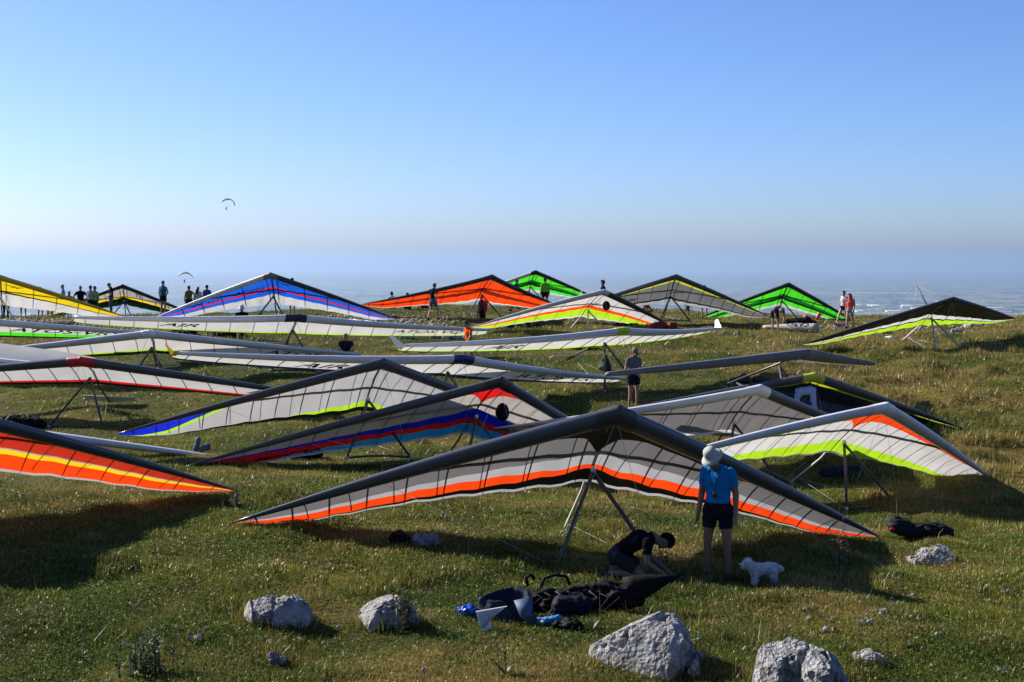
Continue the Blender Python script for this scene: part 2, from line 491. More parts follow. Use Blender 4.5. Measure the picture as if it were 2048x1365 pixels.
hz.data.materials.append(m)
# ------------------------------------------------------------------ hang gliders
SAILC = dict(W=(.66, .65, .63), LG=(.46, .455, .46), GR=(.18, .172, .172), GB=(.47, .435, .40), DK=(.035, .04, .045), K=(.012, .012, .014),
             OR=(.86, .06, .006), DO=(.16, .012, .004), RD=(.62, .012, .01), DR=(.5, .03, .012), YL=(.80, .58, .01), YG=(.55, .60, .02), LM=(.38, .64, .02),
             BL=(.008, .11, .68), DB=(.008, .02, .50), SB=(.03, .35, .72), CY=(.02, .27, .6), NV=(.012, .02, .05), GN=(.07, .66, .02), DG=(.004, .14, .02), KG=(.004, .035, .008),
             SG=(.22, .222, .23), WW=(.88, .88, .87))

def sail_mat(k):
    op = {'K': .05, 'DK': .12, 'NV': .15, 'KG': .1, 'W': .42, 'LG': .4, 'GR': .4, 'GB': .4, 'SG': .3}.get(k, .5)
    return mat('sail_' + k, SAILC[k], rough=.5, spec=.25, trans=op, noise=.16, nscale=1.3, bump=.35, bscale=2.4)

TUBE = dict(silver=((.62, .63, .66), .32), white=((.82, .82, .82), .35), slate=((.075, .08, .095), .24), grey=((.05, .05, .05), .6), dark=((.02, .02, .022), .4), charcoal=((.04, .04, .045), .5),
            red=((.55, .02, .03), .4), blue=((.015, .03, .12), .45), lime=((.4, .6, .03), .4), yellow=((.75, .5, .02), .4), orange=((.85, .25, .06), .4), cream=((.7, .68, .62), .45),
            steel=((.45, .46, .48), .3), yg=((.42, .46, .05), .4), cloth_grey=((.13, .135, .15), .75), navy=((.012, .015, .04), .7), brown=((.25, .2, .17), .5))

def tube_mat(k):
    c, r = TUBE[k]
    return mat('tube_' + k, c, rough=r, spec=.5, noise=.14, nscale=2.2, bump=.12, bscale=9)

FLEX_CH = ([0, .12, .25, .4, .55, .7, .8, .9, .97, 1], [1, .94, .84, .71, .59, .49, .41, .24, .09, .015])
RIGID_CH = ([0, .1, .3, .6, .85, .97, 1], [1, .97, .86, .70, .56, .44, .34])

class Wing:
    def __init__(s, key, rigid, c0=None, base_z=True):
        g = GLIDER[key]
        s.o = np.array(g[:3]); s.R = rot3(g[3], g[4], g[5]); s.b, s.sw, s.tz = g[6], g[7], g[8]
        s.rigid = rigid
        s.c0 = c0 or (1.42 if rigid else 1.85 * s.b / 5)
        s.py = .9 if rigid else 1.45
        s.base = s.o + s.R @ np.array([0, s.py - .12, -1.65])
    def W(s, p):
        return s.o + s.R @ np.asarray(p, float) - s.base
    def chord(s, u):
        t = RIGID_CH if s.rigid else FLEX_CH
        return s.c0 * np.interp(u, *t)
    def le(s, side, u):
        y = s.b * math.tan(s.sw) * u
        if not s.rigid: y += .05 * s.b * (u * u - u) * .5
        return np.array([side * s.b * u, y, s.tz * u ** 1.6])
    def S(s, side, u, v, dz=0.0):
        c = s.chord(u); e = s.le(side, u)
        camber = .16 if s.rigid else .2
        bil = 0.0 if s.rigid else .03 * math.sin(u * 55) * v
        z = e[2] + c * camber * v * (1 - v) * 1.1 + c * v * math.sin(R(5) * u) + c * bil * .4 + dz
        return np.array([e[0], e[1] + c * v, z])

def interp_b(bd, u):
    a = np.array(bd); return float(np.interp(u, a[:, 0], a[:, 1]))

def text2d(txt, shear=0.0, bold=.0):
    cu = bpy.data.curves.new('t', 'FONT'); cu.body = txt; cu.size = 1; cu.shear = shear; cu.offset = bold; cu.resolution_u = 3
    ob = bpy.data.objects.new('t', cu)
    me = evaluated(ob)
    v = np.array([x.co[:2] for x in me.vertices]); f = [tuple(q.vertices) for q in me.polygons]
    bpy.data.meshes.remove(me); bpy.data.objects.remove(ob); bpy.data.curves.remove(cu)
    v = v - v.min(0)
    w = v[:, 0].max()
    v /= v[:, 1].max()
    return v, f

BIRD = (np.array([(0, .52), (.16, .50), (.3, .42), (.4, .2), (.46, .2), (.5, .44), (.56, .44), (.62, .2), (.68, .2), (.78, .5), (1.0, .78),
                  (1.0, .86), (.76, .64), (.66, .42), (.6, .66), (.48, .66), (.43, .42), (.36, .56), (.2, .62), (0, .6)]), [tuple(range(20))])

def put_text(w, root, txt, side, u_left, v_base, height, m, shear=.0, bold=.02, stretch=1.0, shape=None, name='lettering', under=True):
    """Flat print on the underside of the sail, reading left to right towards the camera."""
    v2, f = shape if shape else text2d(txt, shear, bold)
    vs = []
    for x, y in v2:
        dx = x * height * stretch
        u = u_left + (dx / w.b if side > 0 else -dx / w.b)
        u = min(max(u, .001), .999)
        c = w.chord(u)
        v = v_base - y * height / c
        vs.append(w.W(w.S(side, u, min(max(v, 0.02), .995), -.016)))
    mb = MB(); mb.add(vs, f)
    return mb.build(name, m, root, smooth=False)

def ugrid(n):
    u = np.linspace(0, 1, n) ** 1.25
    return np.unique(np.r_[u, .02, .05, .93, .97, .985])

def sail_panels(w, root, bounds, cols, side, n=26):
    us = ugrid(n)
    lo = [(0, .0), (1, .0)]
    for k, (ck) in enumerate(cols):
        hi = bounds[k] if k < len(bounds) else [(0, 1), (1, 1)]
        mb_v, mb_f = [], []
        rows = 4
        for u in us:
            a, b = interp_b(lo, u), max(interp_b(hi, u), interp_b(lo, u))
            for j in range(rows + 1):
                v = a + (b - a) * j / rows
                mb_v.append(w.W(w.S(side, u, v)))
        for i in range(len(us) - 1):
            wd = max(interp_b(hi, us[i]) - interp_b(lo, us[i]), interp_b(hi, us[i + 1]) - interp_b(lo, us[i + 1]))
            if wd < .004: continue
            for j in range(rows):
                q = (i * (rows + 1) + j, (i + 1) * (rows + 1) + j, (i + 1) * (rows + 1) + j + 1, i * (rows + 1) + j + 1)
                mb_f.append(q)
        if mb_f:
            mb = MB(); mb.add(mb_v, mb_f)
            used = sorted({i for q in mb_f for i in q}); re = {a: b for b, a in enumerate(used)}
            mb.v = [mb.v[0][used]]; mb.f = [tuple(re[i] for i in q) for q in mb_f]
            mb.build('sail_panel', sail_mat(ck), root)
        # next band starts where this one ends
        lo = [(u, max(interp_b(lo, u), interp_b(hi, u))) for u in np.linspace(0, 1, 60)]

def le_tube(w, root, side, key, r0, u0=0.0, u1=1.0, name='leading_edge', mul=1.0, thin_tip=.12):
    us = np.linspace(u0, u1, 22)
    vs, fs, n = [], [], 12
    for u in us:
        r = r0 * mul * ((1 - (1 - thin_tip) * u ** 2.2) if not w.rigid else (1 - (.62) * u ** 1.4))
        e = w.le(side, u)
        for j in range(n):
            th = 2 * math.pi * j / n
            vs.append(w.W(e + np.array([0, r * .75 + 1.45 * r * math.cos(th), r * .82 * math.sin(th) + r * .15])))
    k = len(us)
    for i in range(k - 1):
        for j in range(n):
            fs.append((i * n + j, i * n + (j + 1) % n, (i + 1) * n + (j + 1) % n, (i + 1) * n + j))
    fs.append(tuple(range(n))); fs.append(tuple((k - 1) * n + j for j in range(n)))
    mb = MB(); mb.add(vs, fs)
    return mb.build(name, tube_mat(key), root)

def frame_parts(w, root, upr, keel_len, keelk, near, frame=True, wires=True, top_wires=False, kp_h=0, bw=.72):
    wr = tube_mat('steel')
    P0 = np.array([0, w.py, -.06])
    BL = np.array([-bw, w.py - .12, -1.63]); BR = np.array([bw, w.py - .12, -1.63])
    MB().path([w.W((0, .1, .07)), w.W((0, w.c0 * .55, .14)), w.W((0, w.c0 * 1.0, .06)), w.W((0, w.c0 + .25, .02)), w.W((0, keel_len, -.0))], .023 if near else .03).build('keel', tube_mat(keelk), root)
    if frame:
        ur = .026 if near else .032
        for B in (BL, BR):
            MB().path([w.W(P0), w.W((P0 + B) / 2 + [0, -.02, 0]), w.W(B)], [ur * 1.1, ur * 1.15, ur]).build('upright', tube_mat(upr), root)
        MB().path([w.W(BL + [-.05, 0, 0]), w.W(BL * .7 + BR * .3 + [0, -.05, .02]), w.W(BL * .3 + BR * .7 + [0, -.05, .02]), w.W(BR + [.05, 0, 0])], ur * .9).build('base_bar', tube_mat('dark'), root)
        for B in (BL, BR):
            MB().ellipsoid(w.W(B + [0, 0, -.005]), .045, .045, .045, 8, 6).build('corner_bracket', tube_mat('steel'), root)
    wt = .0028 if near else .005
    if wires and frame:
        for s_, B in ((-1, BL), (1, BR)):
            j = w.le(s_, .6) + [0, .08, -.04]
            MB().tube(w.W(B), w.W(j), wt, n=4).build('wire', wr, root)
            MB().tube(w.W(B), w.W((0, .12, -.04)), wt, n=4).build('wire', wr, root)
            MB().tube(w.W(B), w.W((0, keel_len - .25, -.02)), wt, n=4).build('wire', wr, root)
    if kp_h:
        K0 = np.array([0, w.py - .1, .05]); K1 = K0 + [0, .06, kp_h]
        MB().tube(w.W(K0), w.W(K1), .02 if near else .028).build('king_post', tube_mat('grey'), root)
        for q in ((0, .1, .03), (0, keel_len - .2, 0), w.le(-1, .62), w.le(1, .62)):
            MB().tube(w.W(K1), w.W(q), wt, n=4).build('wire', wr, root)

def flex(key, label, bounds, cols, lek='slate', lek2=None, nosek=None, upr='grey', keelk='grey', battens=8, bk='dark', kp=0, near=False, c0=None, r0=.11, bounds2=None, cols2=None, cat='hang glider', seen=(-1, 1), crossbar=True):
    w = Wing(key, False, c0)
    root = empty('hang_glider', w.base)
    tag(root, label, cat, 'hang gliders parked on the hilltop')
    for s_ in (-1, 1):
        sail_panels(w, root, bounds if (s_ < 0 or bounds2 is None) else bounds2, cols if (s_ < 0 or cols2 is None) else cols2, s_)
        le_tube(w, root, s_, lek if s_ < 0 else (lek2 or lek), r0)
        br = .009 if near else .013
        for i in range(battens):
            u = .045 + .9 * (i / (battens - 1)) ** .9
            v0 = .10
            pts = [w.W(w.S(s_, max(u - .012 * q, 0.0), v0 + (1.0 - v0) * q, .009)) for q in np.linspace(0, 1, 7)]
            MB().path(pts, [br * .8] + [br * 2.0] * 4 + [br * 1.6, br * .7], 6, flat=.36).build('batten', tube_mat(bk), root)
        if near:
            for i in range(7):
                u = .1 + .12 * i
                pts = [w.W(w.S(s_, max(u - .03 * q, 0.0), .2 + .72 * q, .13 * (1 - .6 * q) * (1 - .5 * u))) for q in np.linspace(0, 1, 6)]
                MB().path(pts, .0075, 5).build('upper_batten', tube_mat('dark'), root)
        if crossbar:
            pts = []
            for q in np.linspace(0, .97, 9):
                u = .62 * q; yv = (w.py - .25) * (1 - q) + (w.le(s_, .62)[1] + .06) * q
                v = max((yv - w.le(s_, u)[1]) / w.chord(u), .02)
                pts.append(w.W(w.S(s_, u, v, .075 * (1 - q) + .01)))
            MB().path(pts, .028, 10, flat=2.3).build('crossbar', tube_mat('dark'), root)
    # cap over the nose joint
    us = (.0, .02, .045)
    mb = MB()
    ring = []
    for s_, u in ((-1, .055), (-1, .03), (-1, .008), (1, 0), (1, .008), (1, .03), (1, .055)):
        e = w.le(s_, u); r = r0 * (1.05 if u > .0081 else 1.10)
        ring.append([w.W(e + np.array([0, r * .72 + 1.5 * r * math.cos(t), r * .85 * math.sin(t) + r * .15])) for t in np.linspace(0, 2 * math.pi, 12, endpoint=False)])
    vs = [p for rr in ring for p in rr]; fs = []
    for i in range(6):
        for j in range(12): fs.append((i * 12 + j, i * 12 + (j + 1) % 12, (i + 1) * 12 + (j + 1) % 12, (i + 1) * 12 + j))
    mb.add(vs, fs).build('nose_cone', tube_mat(nosek or lek), root)
    frame_parts(w, root, upr, 3.3, keelk, near, kp_h=kp)
    MB().ellipsoid(w.W((0, w.py - .02, -.03)), .038, .1, .05, 12, 8).build('hub_fairing', tube_mat('cream'), root)
    return w, root

def rigid(key, label, bounds, cols, lek='silver', nosek='navy', nose_u=.03, ribs=9, wl=None, wr_=None, wsize=1.0, frame=True, upr='dark', near=False, tail=True, c0=None, r0=.132, nose_len=.9, ribk='grey'):
    w = Wing(key, True, c0)
    root = empty('rigid_wing_glider', w.base)
    tag(root, label, 'hang glider', 'rigid wing gliders parked on the meadow')
    for s_ in (-1, 1):
        sail_panels(w, root, bounds, cols, s_, 18)
        le_tube(w, root, s_, lek, r0)
        for i in range(ribs):
            u = .07 + .88 * i / (ribs - 1)
            pts = [w.W(w.S(s_, u + .02 * (1 - q) * 0, .1 + .88 * q, -.006)) for q in np.linspace(0, 1, 5)]
            MB().path(pts, .012, 5).build('rib', tube_mat(ribk), root)
        k = wl if s_ < 0 else wr_
        if k:
            e = w.le(s_, 1.0); c = w.chord(1.0)
            h = .5 * wsize; c = c * wsize ** 1.5
            a = [e + [0, -.06, .03], e + [s_ * .12, .02, .05], e + [s_ * .36 * wsize, .2, h], e + [s_ * .36 * wsize, .2 + c * .35, h], e + [s_ * .12, c * .95, .05], e + [0, c, .02]]
            top = [w.W(q) for q in a]; bot = [w.W(np.array(q) + [s_ * -.012, 0, -.03]) for q in a]
            mb = MB(); mb.add(top + bot, [(0, 1, 2, 3, 4, 5), (11, 10, 9, 8, 7, 6)] + [(i, (i + 6), (i + 1) % 6 + 6, (i + 1) % 6) for i in range(6)])
            mb.build('winglet', tube_mat(k), root, smooth=False)
    if nosek:
        for s_ in (-1, 1):
            le_tube(w, root, s_, nosek, r0, 0, nose_u, name='nose_cone', mul=1.09)
    frame_parts(w, root, upr, 2.6, 'dark', near, frame=frame, wires=frame, bw=.75)
    if tail:
        # small tailplane at the end of the keel
        for s_ in (-1, 1):
            a = [(0, 2.3, .06), (s_ * .75, 2.42, .12), (s_ * .75, 2.62, .12), (0, 2.68, .06)]
            top = [w.W(q) for q in a]; bot = [w.W(np.array(q) - [0, 0, .02]) for q in a]
            mb = MB(); mb.add(top + bot, [(0, 1, 2, 3), (7, 6, 5, 4)] + [(i, i + 4, (i + 1) % 4 + 4, (i + 1) % 4) for i in range(4)])
            mb.build('tailplane', tube_mat('cream'), root, smooth=False)
    return w, root

def lin(a, b): return [(0, a), (1, b)]
BLACK = mat('print_black', (.012, .012, .014), .5)
REDP = mat('print_red', (.65, .03, .02), .5)
NAVYP = mat('print_navy', (.02, .03, .09), .5)
GREYP = mat('print_grey', (.16, .17, .19), .5)

# front glider, charcoal nose with orange stripe
wA, rA = flex('A', 'large grey hang glider with orange stripe and black nose, nearest the camera',
     [[(0, .64), (.015, .57), (.03, .46), (.055, .37), (.09, .31), (.14, .285), (.3, .3), (.45, .31), (.6, .2), (1, 0)],
      [(0, .64), (.03, .61), (.1, .64), (.25, .62), (.5, .63), (.7, .66), (1, .7)],
      [(0, .79), (.1, .79), (.25, .755), (.5, .75), (.7, .76), (1, .78)],
      [(0, .84), (.1, .865), (.25, .89), (.5, .915), (.7, .95), (1, 1)], [(0, .975), (.25, .965), (.5, .96), (.7, .972), (1, 1)]],
     ['K', 'GR', 'LG', 'OR', 'K', 'LG'], lek='slate', nosek='charcoal', upr='grey', keelk='cream', battens=9, near=True, r0=.132)
flexG13 = flex('G13', 'white hang glider with orange nose crescent and lime edge, on the right',
     [[(0, .55), (.025, .42), (.05, .34), (.1, .29), (.2, .26), (.4, .25), (.6, .24), (.75, .22), (.88, .0), (1, 0)], [(0, .78), (.3, .80), (.6, .87), (.85, .97), (1, 1)], [(0, .97), (.5, .99), (1, 1)]],
     ['OR', 'W', 'LM', 'GR'], lek='silver', nosek='white', upr='charcoal', keelk='silver', battens=13, bk='brown', near=True)
w11, r11 = flex('G11', 'hang glider with red nose crescent and blue and red stripes, mid picture',
     [[(0, .5), (.025, .36), (.06, .23), (.12, .16), (.3, .1), (.6, .05), (1, 0)], [(0, .6), (.3, .62), (.6, .60), (.8, .5), (1, .3)],
      [(0, .75), (.3, .74), (.6, .69), (.8, .56), (1, .32)], [(0, .84), (.3, .84), (.5, .88), (.7, .95), (1, .97)], [(0, .97), (.3, .97), (.7, .97), (1, .98)]],
     ['RD', 'GB', 'DB', 'RD', 'CY', 'LG'], lek='slate', nosek='charcoal', upr='grey', battens=12, near=True)
put_text(w11, r11, 'LAMINAR', -1, .84, .9, .13, BLACK, shear=.35, stretch=2.6)
flex('G10', 'pale grey hang glider with blue wing tip and lime edging, left of centre',
     [[(0, 0), (.5, 0), (.58, .12), (.66, .36), (.8, .76), (.94, 1), (1, 1)], [(0, 0), (.42, 0), (.5, .1), (.58, .28), (.66, .52), (.8, .9), (.9, 1), (1, 1)],
      [(0, .84), (.2, .88), (.3, .93), (1, 1)], [(0, .93), (.2, .94), (.3, .93), (1, 1)]],
     ['DB', 'LM', 'LG', 'LM', 'K'], lek='slate', upr='dark', battens=10, near=True)
flex('G12', 'dark grey hang glider with white leading edge and flame coloured streak, right of centre',
     [[(0, .0), (.3, .02), (.42, .16), (.6, .42), (1, .5)], [(0, 0), (.3, .02), (.42, .24), (.6, .5), (1, .5)], [(0, 0), (.3, .02), (.42, .32), (.6, .58), (1, .5)], [(0, .94), (1, .98)]],
     ['GR', 'OR', 'YL', 'GR', 'W'], lek='silver', nosek='silver', lek2='slate', battens=9, near=True)
flex('G14', 'black hang glider with yellow green edges, on the slope behind the right hand gliders',
     [[(0, .24), (.5, .26), (1, .3)], [(0, .86), (.4, .88), (1, .86)], [(0, .96), (.4, .96), (1, 1)]],
     ['YG', 'NV', 'YG', 'DK'], lek='slate', nosek='yg', battens=9, bk='dark', near=True)
w15, r15 = flex('G15', 'deep orange hang glider with yellow stripe, cut off at the left edge',
     [lin(.58, .55), lin(.61, .58), lin(.69, .70), lin(.95, .97)], ['DR', 'GB', 'YL', 'OR', 'LG'], lek='slate', nosek='slate', battens=9, near=True)
flex('G9', 'black hang glider with white and green trailing edge, far right on the ridge',
     [lin(.12, .12), lin(.66, .75), lin(.79, .86), lin(.83, .9)], ['NV', 'K', 'W', 'K', 'LM'], lek='grey', upr='steel', keelk='silver', kp=1.35, battens=7)
w3, r3 = flex('G3', 'bright blue hang glider with red line and white trailing edge, on the ridge',
     [lin(.50, .5), lin(.57, .6), lin(.74, .76)], ['BL', 'RD', 'BL', 'W'], lek='white', nosek='brown', lek2='grey', upr='grey', kp=.55, battens=6)
for i, (t, ul) in enumerate((('ILLS', .56), ('ING', .2))):
    put_text(w3, r3, t, -1, ul, .485 if i else .47, .2 if i else .17, REDP, shear=.2, bold=.03, stretch=1.55 if i else 1.5)
put_text(w3, r3, '', -1, .76, .5, .42, BLACK, shape=BIRD, stretch=2.6, name='bird_emblem')
put_text(w3, r3, '', -1, .4, .52, .42, BLACK, shape=BIRD, stretch=2.6, name='bird_emblem')
put_text(w3, r3, '', 1, .035, .32, .3, BLACK, shape=BIRD, stretch=2.4, name='bird_emblem')
w1, r1 = flex('G1', 'yellow hang glider with white trailing edge, at the left end of the ridge',
     [lin(.56, .56), lin(.61, .62), lin(.99, .99)], ['YL', 'K', 'W', 'LG'], lek='yellow', nosek='yellow', upr='cream', kp=.5, battens=6)
put_text(w1, r1, '', 1, .03, .36, .34, BLACK, shape=BIRD, stretch=2.4, name='bird_emblem')
w2, r2 = flex('G2', 'small grey and black hang glider with yellow edge, behind the left group',
     [lin(.55, .5), lin(.68, .6), lin(.84, .8)], ['GB', 'YL', 'K', 'KG'], lek='charcoal', battens=7)
put_text(w2, r2, 'TL', 1, .14, .42, .34, BLACK, shear=.2, bold=.02, stretch=.9)
flex('G4', 'orange hang glider with dark band and slate leading edge, on the ridge',
     [lin(.58, .6), lin(.72, .74), lin(.96, .97)], ['OR', 'DO', 'OR', 'W'], lek='charcoal', kp=.75, battens=8)
flex('G5', 'green hang glider with white left leading edge, behind the orange one',
     [lin(.5, .5), lin(.66, .66), lin(.75, .76), lin(.92, .93)], ['GN', 'DG', 'KG', 'GN', 'W'], lek='white', lek2='grey', nosek='dark', kp=.6, battens=6)
flex('G6', 'white hang glider with orange and lime trailing stripes, in front of the ridge',
     [lin(.60, .58), lin(.71, .72), lin(.95, .98)], ['W', 'OR', 'LM', 'W'], lek='cream', nosek='cream', lek2='grey', upr='steel', keelk='silver', kp=.95, battens=6)
w7, r7 = flex('G7', 'grey hang glider with yellow leading stripe and lettering, on the ridge right of centre',
     [[(0, .25), (1, .3)], lin(.86, .84), lin(.92, .9)], ['YG', 'SG', 'K', 'LG'], lek='slate', upr='dark', kp=.75, battens=9, bk='yg')
put_text(w7, r7, 'FFacer', -1, .5, .74, .24, BLACK, shear=.1, stretch=1.2)
flex('G8', 'green hang glider with dark stripe, right of the bending man on the ridge',
     [lin(.52, .5), lin(.66, .66), lin(.75, .76), lin(.92, .93)], ['GN', 'DG', 'KG', 'GN', 'W'], lek='charcoal', lek2='grey', nosek='dark', battens=7)

# rigid wings
def atos(w, root, txt, side, ul, vb, h, stretch=1.35):
    put_text(w, root, txt, side, ul, vb, h, BLACK, shear=.45, bold=.015, stretch=stretch)
q = rigid('R1', 'white rigid wing with lime trailing edge and dark nose sleeve, below the blue glider', [lin(.91, .91), lin(.97, .97)], ['W', 'LM', 'K'], nosek='navy', nose_u=.05, ribs=9)
atos(*q, 'AIR', -1, .62, .72, .26, 2.2); atos(*q, 'ATOS VQ', 1, .5, .74, .3, 1.7)
q = rigid('R2', 'white rigid wing with green edge and orange winglet, at the left edge', [lin(.72, .74), lin(.92, .94)], ['W', 'GN', 'K'], nosek='navy', wr_='orange')
atos(*q, 'ATOS-VRS', 1, .17, .66, .36, 1.6)
le_tube(*q, 1, 'orange', .1, .72, .99, name='leading_edge_sleeve', mul=1.03)
q = rigid('R3', 'white rigid wing with lime and black trailing edge, second row on the left', [lin(.83, .84), lin(.89, .9)], ['W', 'LM', 'K'], nosek='white')
atos(*q, 'ATOS', 1, .52, .7, .3, 1.7)
q = rigid('R4', 'long white rigid wing with dark blue nose sleeve and yellow winglet, mid field', [lin(.88, .88)], ['W', 'NV'], nosek='blue', nose_u=.045, wl='yellow', wsize=.62)
atos(*q, 'AIR', -1, .57, .8, .3, 2.0); atos(*q, 'ATOS VR', 1, .36, .74, .34, 1.7)
q = rigid('R5', 'grey rigid wing with red nose sleeve and red trailing edge, on the left', [lin(.84, .84), lin(.91, .91)], ['W', 'RD', 'K'], lek='slate', nosek='red', nose_u=.06, upr='dark', near=True)
atos(*q, 'ATOS', 1, .66, .74, .3, 1.7)
q = rigid('R6', 'silver rigid wing with lime nose sleeve and upturned white winglets, centre right', [lin(.91, .91), lin(.97, .97)], ['W', 'LM', 'K'], nosek='lime', nose_u=.04, wl='white', wr_='white', wsize=.8)
atos(*q, 'AIR', -1, .6, .8, .28, 2.0)
rigid('R7', 'rigid wing wrapped in a grey cloth cover, in front of the capped man', [lin(.5, .5)], ['SG', 'SG'], lek='cloth_grey', nosek=None, tail=False, r0=.165, c0=.62, ribs=3, upr='charcoal')
rigid('R8', 'silver rigid wing with red winglet, low behind the orange glider', [lin(.85, .85)], ['W', 'LM'], lek='silver', nosek='white', wr_='red', frame=False, tail=False, c0=1.0)
# ------------------------------------------------------------------ grass and meadow plants
def leaf_mat(name, trans=.3, rough=.42, spec=.4):
    m = bpy.data.materials.new(name); m.use_nodes = True
    n, l = m.node_tree.nodes, m.node_tree.links
    p = n['Principled BSDF']; p.inputs['Roughness'].default_value = rough; p.inputs['Specular IOR Level'].default_value = spec
    a = n.new('ShaderNodeAttribute'); a.attribute_name = 'tint'
    tr = n.new('ShaderNodeBsdfTranslucent'); ms = n.new('ShaderNodeMixShader'); ms.inputs[0].default_value = trans
    l.new(a.outputs[0], p.inputs['Base Color']); l.new(a.outputs[0], tr.inputs['Color'])
    l.new(p.outputs[0], ms.inputs[1]); l.new(tr.outputs[0], ms.inputs[2]); l.new(ms.outputs[0], n['Material Output'].inputs[0])
    return m
GRASSM = leaf_mat('grass_blades')
STRAW = np.array(srgb(160, 138, 82)); PALE = np.array(srgb(138, 150, 80))

def sample_view(d0, d1, dens, margin=.41, xoff=1.0):
    ys_ = np.linspace(d0, d1, 200); wd = 2 * (margin * ys_ + xoff); cdf = np.cumsum(wd); area = (d1 - d0) * wd.mean(); cdf = cdf / cdf[-1]
    N = int(area * dens)
    y = np.interp(rng.random(N), np.r_[0, cdf], np.r_[d0, ys_]); x = (rng.random(N) * 2 - 1) * (margin * y + xoff)
    return x, y

def blades(x, y, h, wdt, tint, segs, lean=.8, zoff=-.005):
    N = len(x)
    z = ground_mesh(x, y) + zoff
    az = rng.random(N) * 2 * math.pi
    az = az + 1.2 * (vnoise(x * 1.3, y * 1.3, 77) - .5)
    ln = np.abs(rng.normal(0, lean, N)).clip(0, 1.25)
    fx, fy = np.cos(az), np.sin(az)
    face = rng.random(N) * math.pi
    sx, sy = np.cos(face) * wdt / 2, np.sin(face) * wdt / 2
    B = np.c_[x, y, z]
    tip = B + np.c_[fx * h * np.sin(ln), fy * h * np.sin(ln), h * np.cos(ln)]
    if segs == 1:
        v = np.stack([B + np.c_[sx, sy, 0 * sx], B - np.c_[sx, sy, 0 * sx], tip], 1).reshape(-1, 3)
        f = np.arange(N * 3); lt = np.full(N, 3)
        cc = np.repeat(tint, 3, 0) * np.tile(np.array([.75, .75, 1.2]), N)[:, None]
    else:
        mid = B + np.c_[fx * h * .55 * np.sin(ln * .45), fy * h * .55 * np.sin(ln * .45), h * .55 * np.cos(ln * .45)]
        S_ = np.c_[sx, sy, 0 * sx]
        v = np.stack([B + S_, B - S_, mid - S_ * .8, mid + S_ * .8, tip], 1).reshape(-1, 3)
        b = (np.arange(N) * 5)[:, None]
        f = np.concatenate([b + [0, 1, 2, 3], b + [3, 2, 4]], 1).ravel(); lt = np.tile([4, 3], N)
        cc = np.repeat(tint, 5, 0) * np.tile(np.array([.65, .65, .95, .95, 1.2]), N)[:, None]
    return v, f, lt, cc

def turf(d0, d1, dens, h0, w0, segs):
    x, y = sample_view(d0, d1, dens)
    t, dry = grass_tint(x, y)
    N = len(x)
    hn = fbm(x * .8, y * .8, 61, 3)
    tuft = smooth(.60, .78, fbm(x * 1.3 + 9, y * 1.3, 71, 3))
    right = smooth(5, 11, x) * smooth(20, 28, y) * smooth(64, 54, y)
    tuft2 = smooth(.45, .7, vnoise(x * 1.0 + 3, y * 1.0, 21)) * right
    h = h0 * (.55 + .9 * hn) * (.6 + .8 * rng.random(N)) * (1 + 1.2 * tuft + 1.7 * tuft2)
    bright = (.5 + .95 * rng.random(N))[:, None] * (.72 + .56 * fbm(x * 2.6, y * 2.6, 131, 2))[:, None]
    c = t * bright
    st = (rng.random(N) < .07 + .26 * dry + .10 * tuft2)[:, None]
    c = np.where(st, STRAW * (.55 + .6 * rng.random(N))[:, None], c)
    gl = (rng.random(N) < .05)[:, None]
    c = np.where(gl, PALE, c)
    keep = rng.random(N) > .75 * smooth(.5, .62, STONY(x, y))
    return blades(x[keep], y[keep], h[keep], w0 * (.7 + .6 * rng.random(keep.sum())), c[keep], segs)

def STONY(x, y):
    """Where bare stony ground shows on the ridge."""
    a = np.exp(-(((x + 20) / 6) ** 2 + ((y - 66) / 5) ** 2)) + np.exp(-(((x + 6) / 4.5) ** 2 + ((y - 66) / 4) ** 2)) + .3 * np.exp(-(((x + 7) / 4) ** 2 + ((y - 54) / 3) ** 2))
    a = a + .6 * np.exp(-(((x + 14) / 5) ** 2 + ((y - 60) / 4) ** 2)) + .6 * np.exp(-(((x - 18) / 6) ** 2 + ((y - 66) / 3) ** 2))
    return np.clip(a, 0, 1) * (.35 + fbm(x * .7, y * .7, 91, 3))

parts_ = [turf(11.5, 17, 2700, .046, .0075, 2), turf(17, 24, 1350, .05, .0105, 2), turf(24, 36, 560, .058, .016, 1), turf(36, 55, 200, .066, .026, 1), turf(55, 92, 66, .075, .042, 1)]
# tussocks of longer, drier grass
def tussocks():
    tx, ty, hh, dr = [], [], [], []
    x, y = sample_view(13, 62, .55)
    wgt = .18 + 1.1 * smooth(5, 11, x) * smooth(22, 28, y) * smooth(62, 54, y) + .25 * smooth(.5, .7, fbm(x * .4, y * .4, 121, 2)) * smooth(24, 18, y)
    k = rng.random(len(x)) < wgt; x, y = x[k], y[k]
    X, Y, H, C, W_ = [], [], [], [], []
    for a, b in zip(x, y):
        n_ = int(np.interp(b, [13, 25, 60], [170, 110, 55])); rad = .10 + .16 * rng.random(); h_ = .10 + .14 * rng.random(); dry = rng.random()
        X.append(a + rng.normal(0, rad, n_)); Y.append(b + rng.normal(0, rad, n_)); H.append(h_ * (.5 + .8 * rng.random(n_)))
        g_ = np.array(srgb(92, 100, 36)) * (1 - dry) + STRAW * dry
        C.append(g_ * (.5 + .8 * rng.random(n_))[:, None]); W_.append(np.full(n_, np.interp(b, [13, 25, 60], [.006, .012, .03])))
    X, Y, H, C, W_ = map(np.concatenate, (X, Y, H, C, W_))
    return blades(X, Y, H, W_, C, 1, lean=.5)
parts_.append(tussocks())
off = 0; V, FF, LT, CC = [], [], [], []
for v, f, lt, cc in parts_:
    V.append(v); FF.append(f + off); LT.append(lt); CC.append(cc); off += len(v)
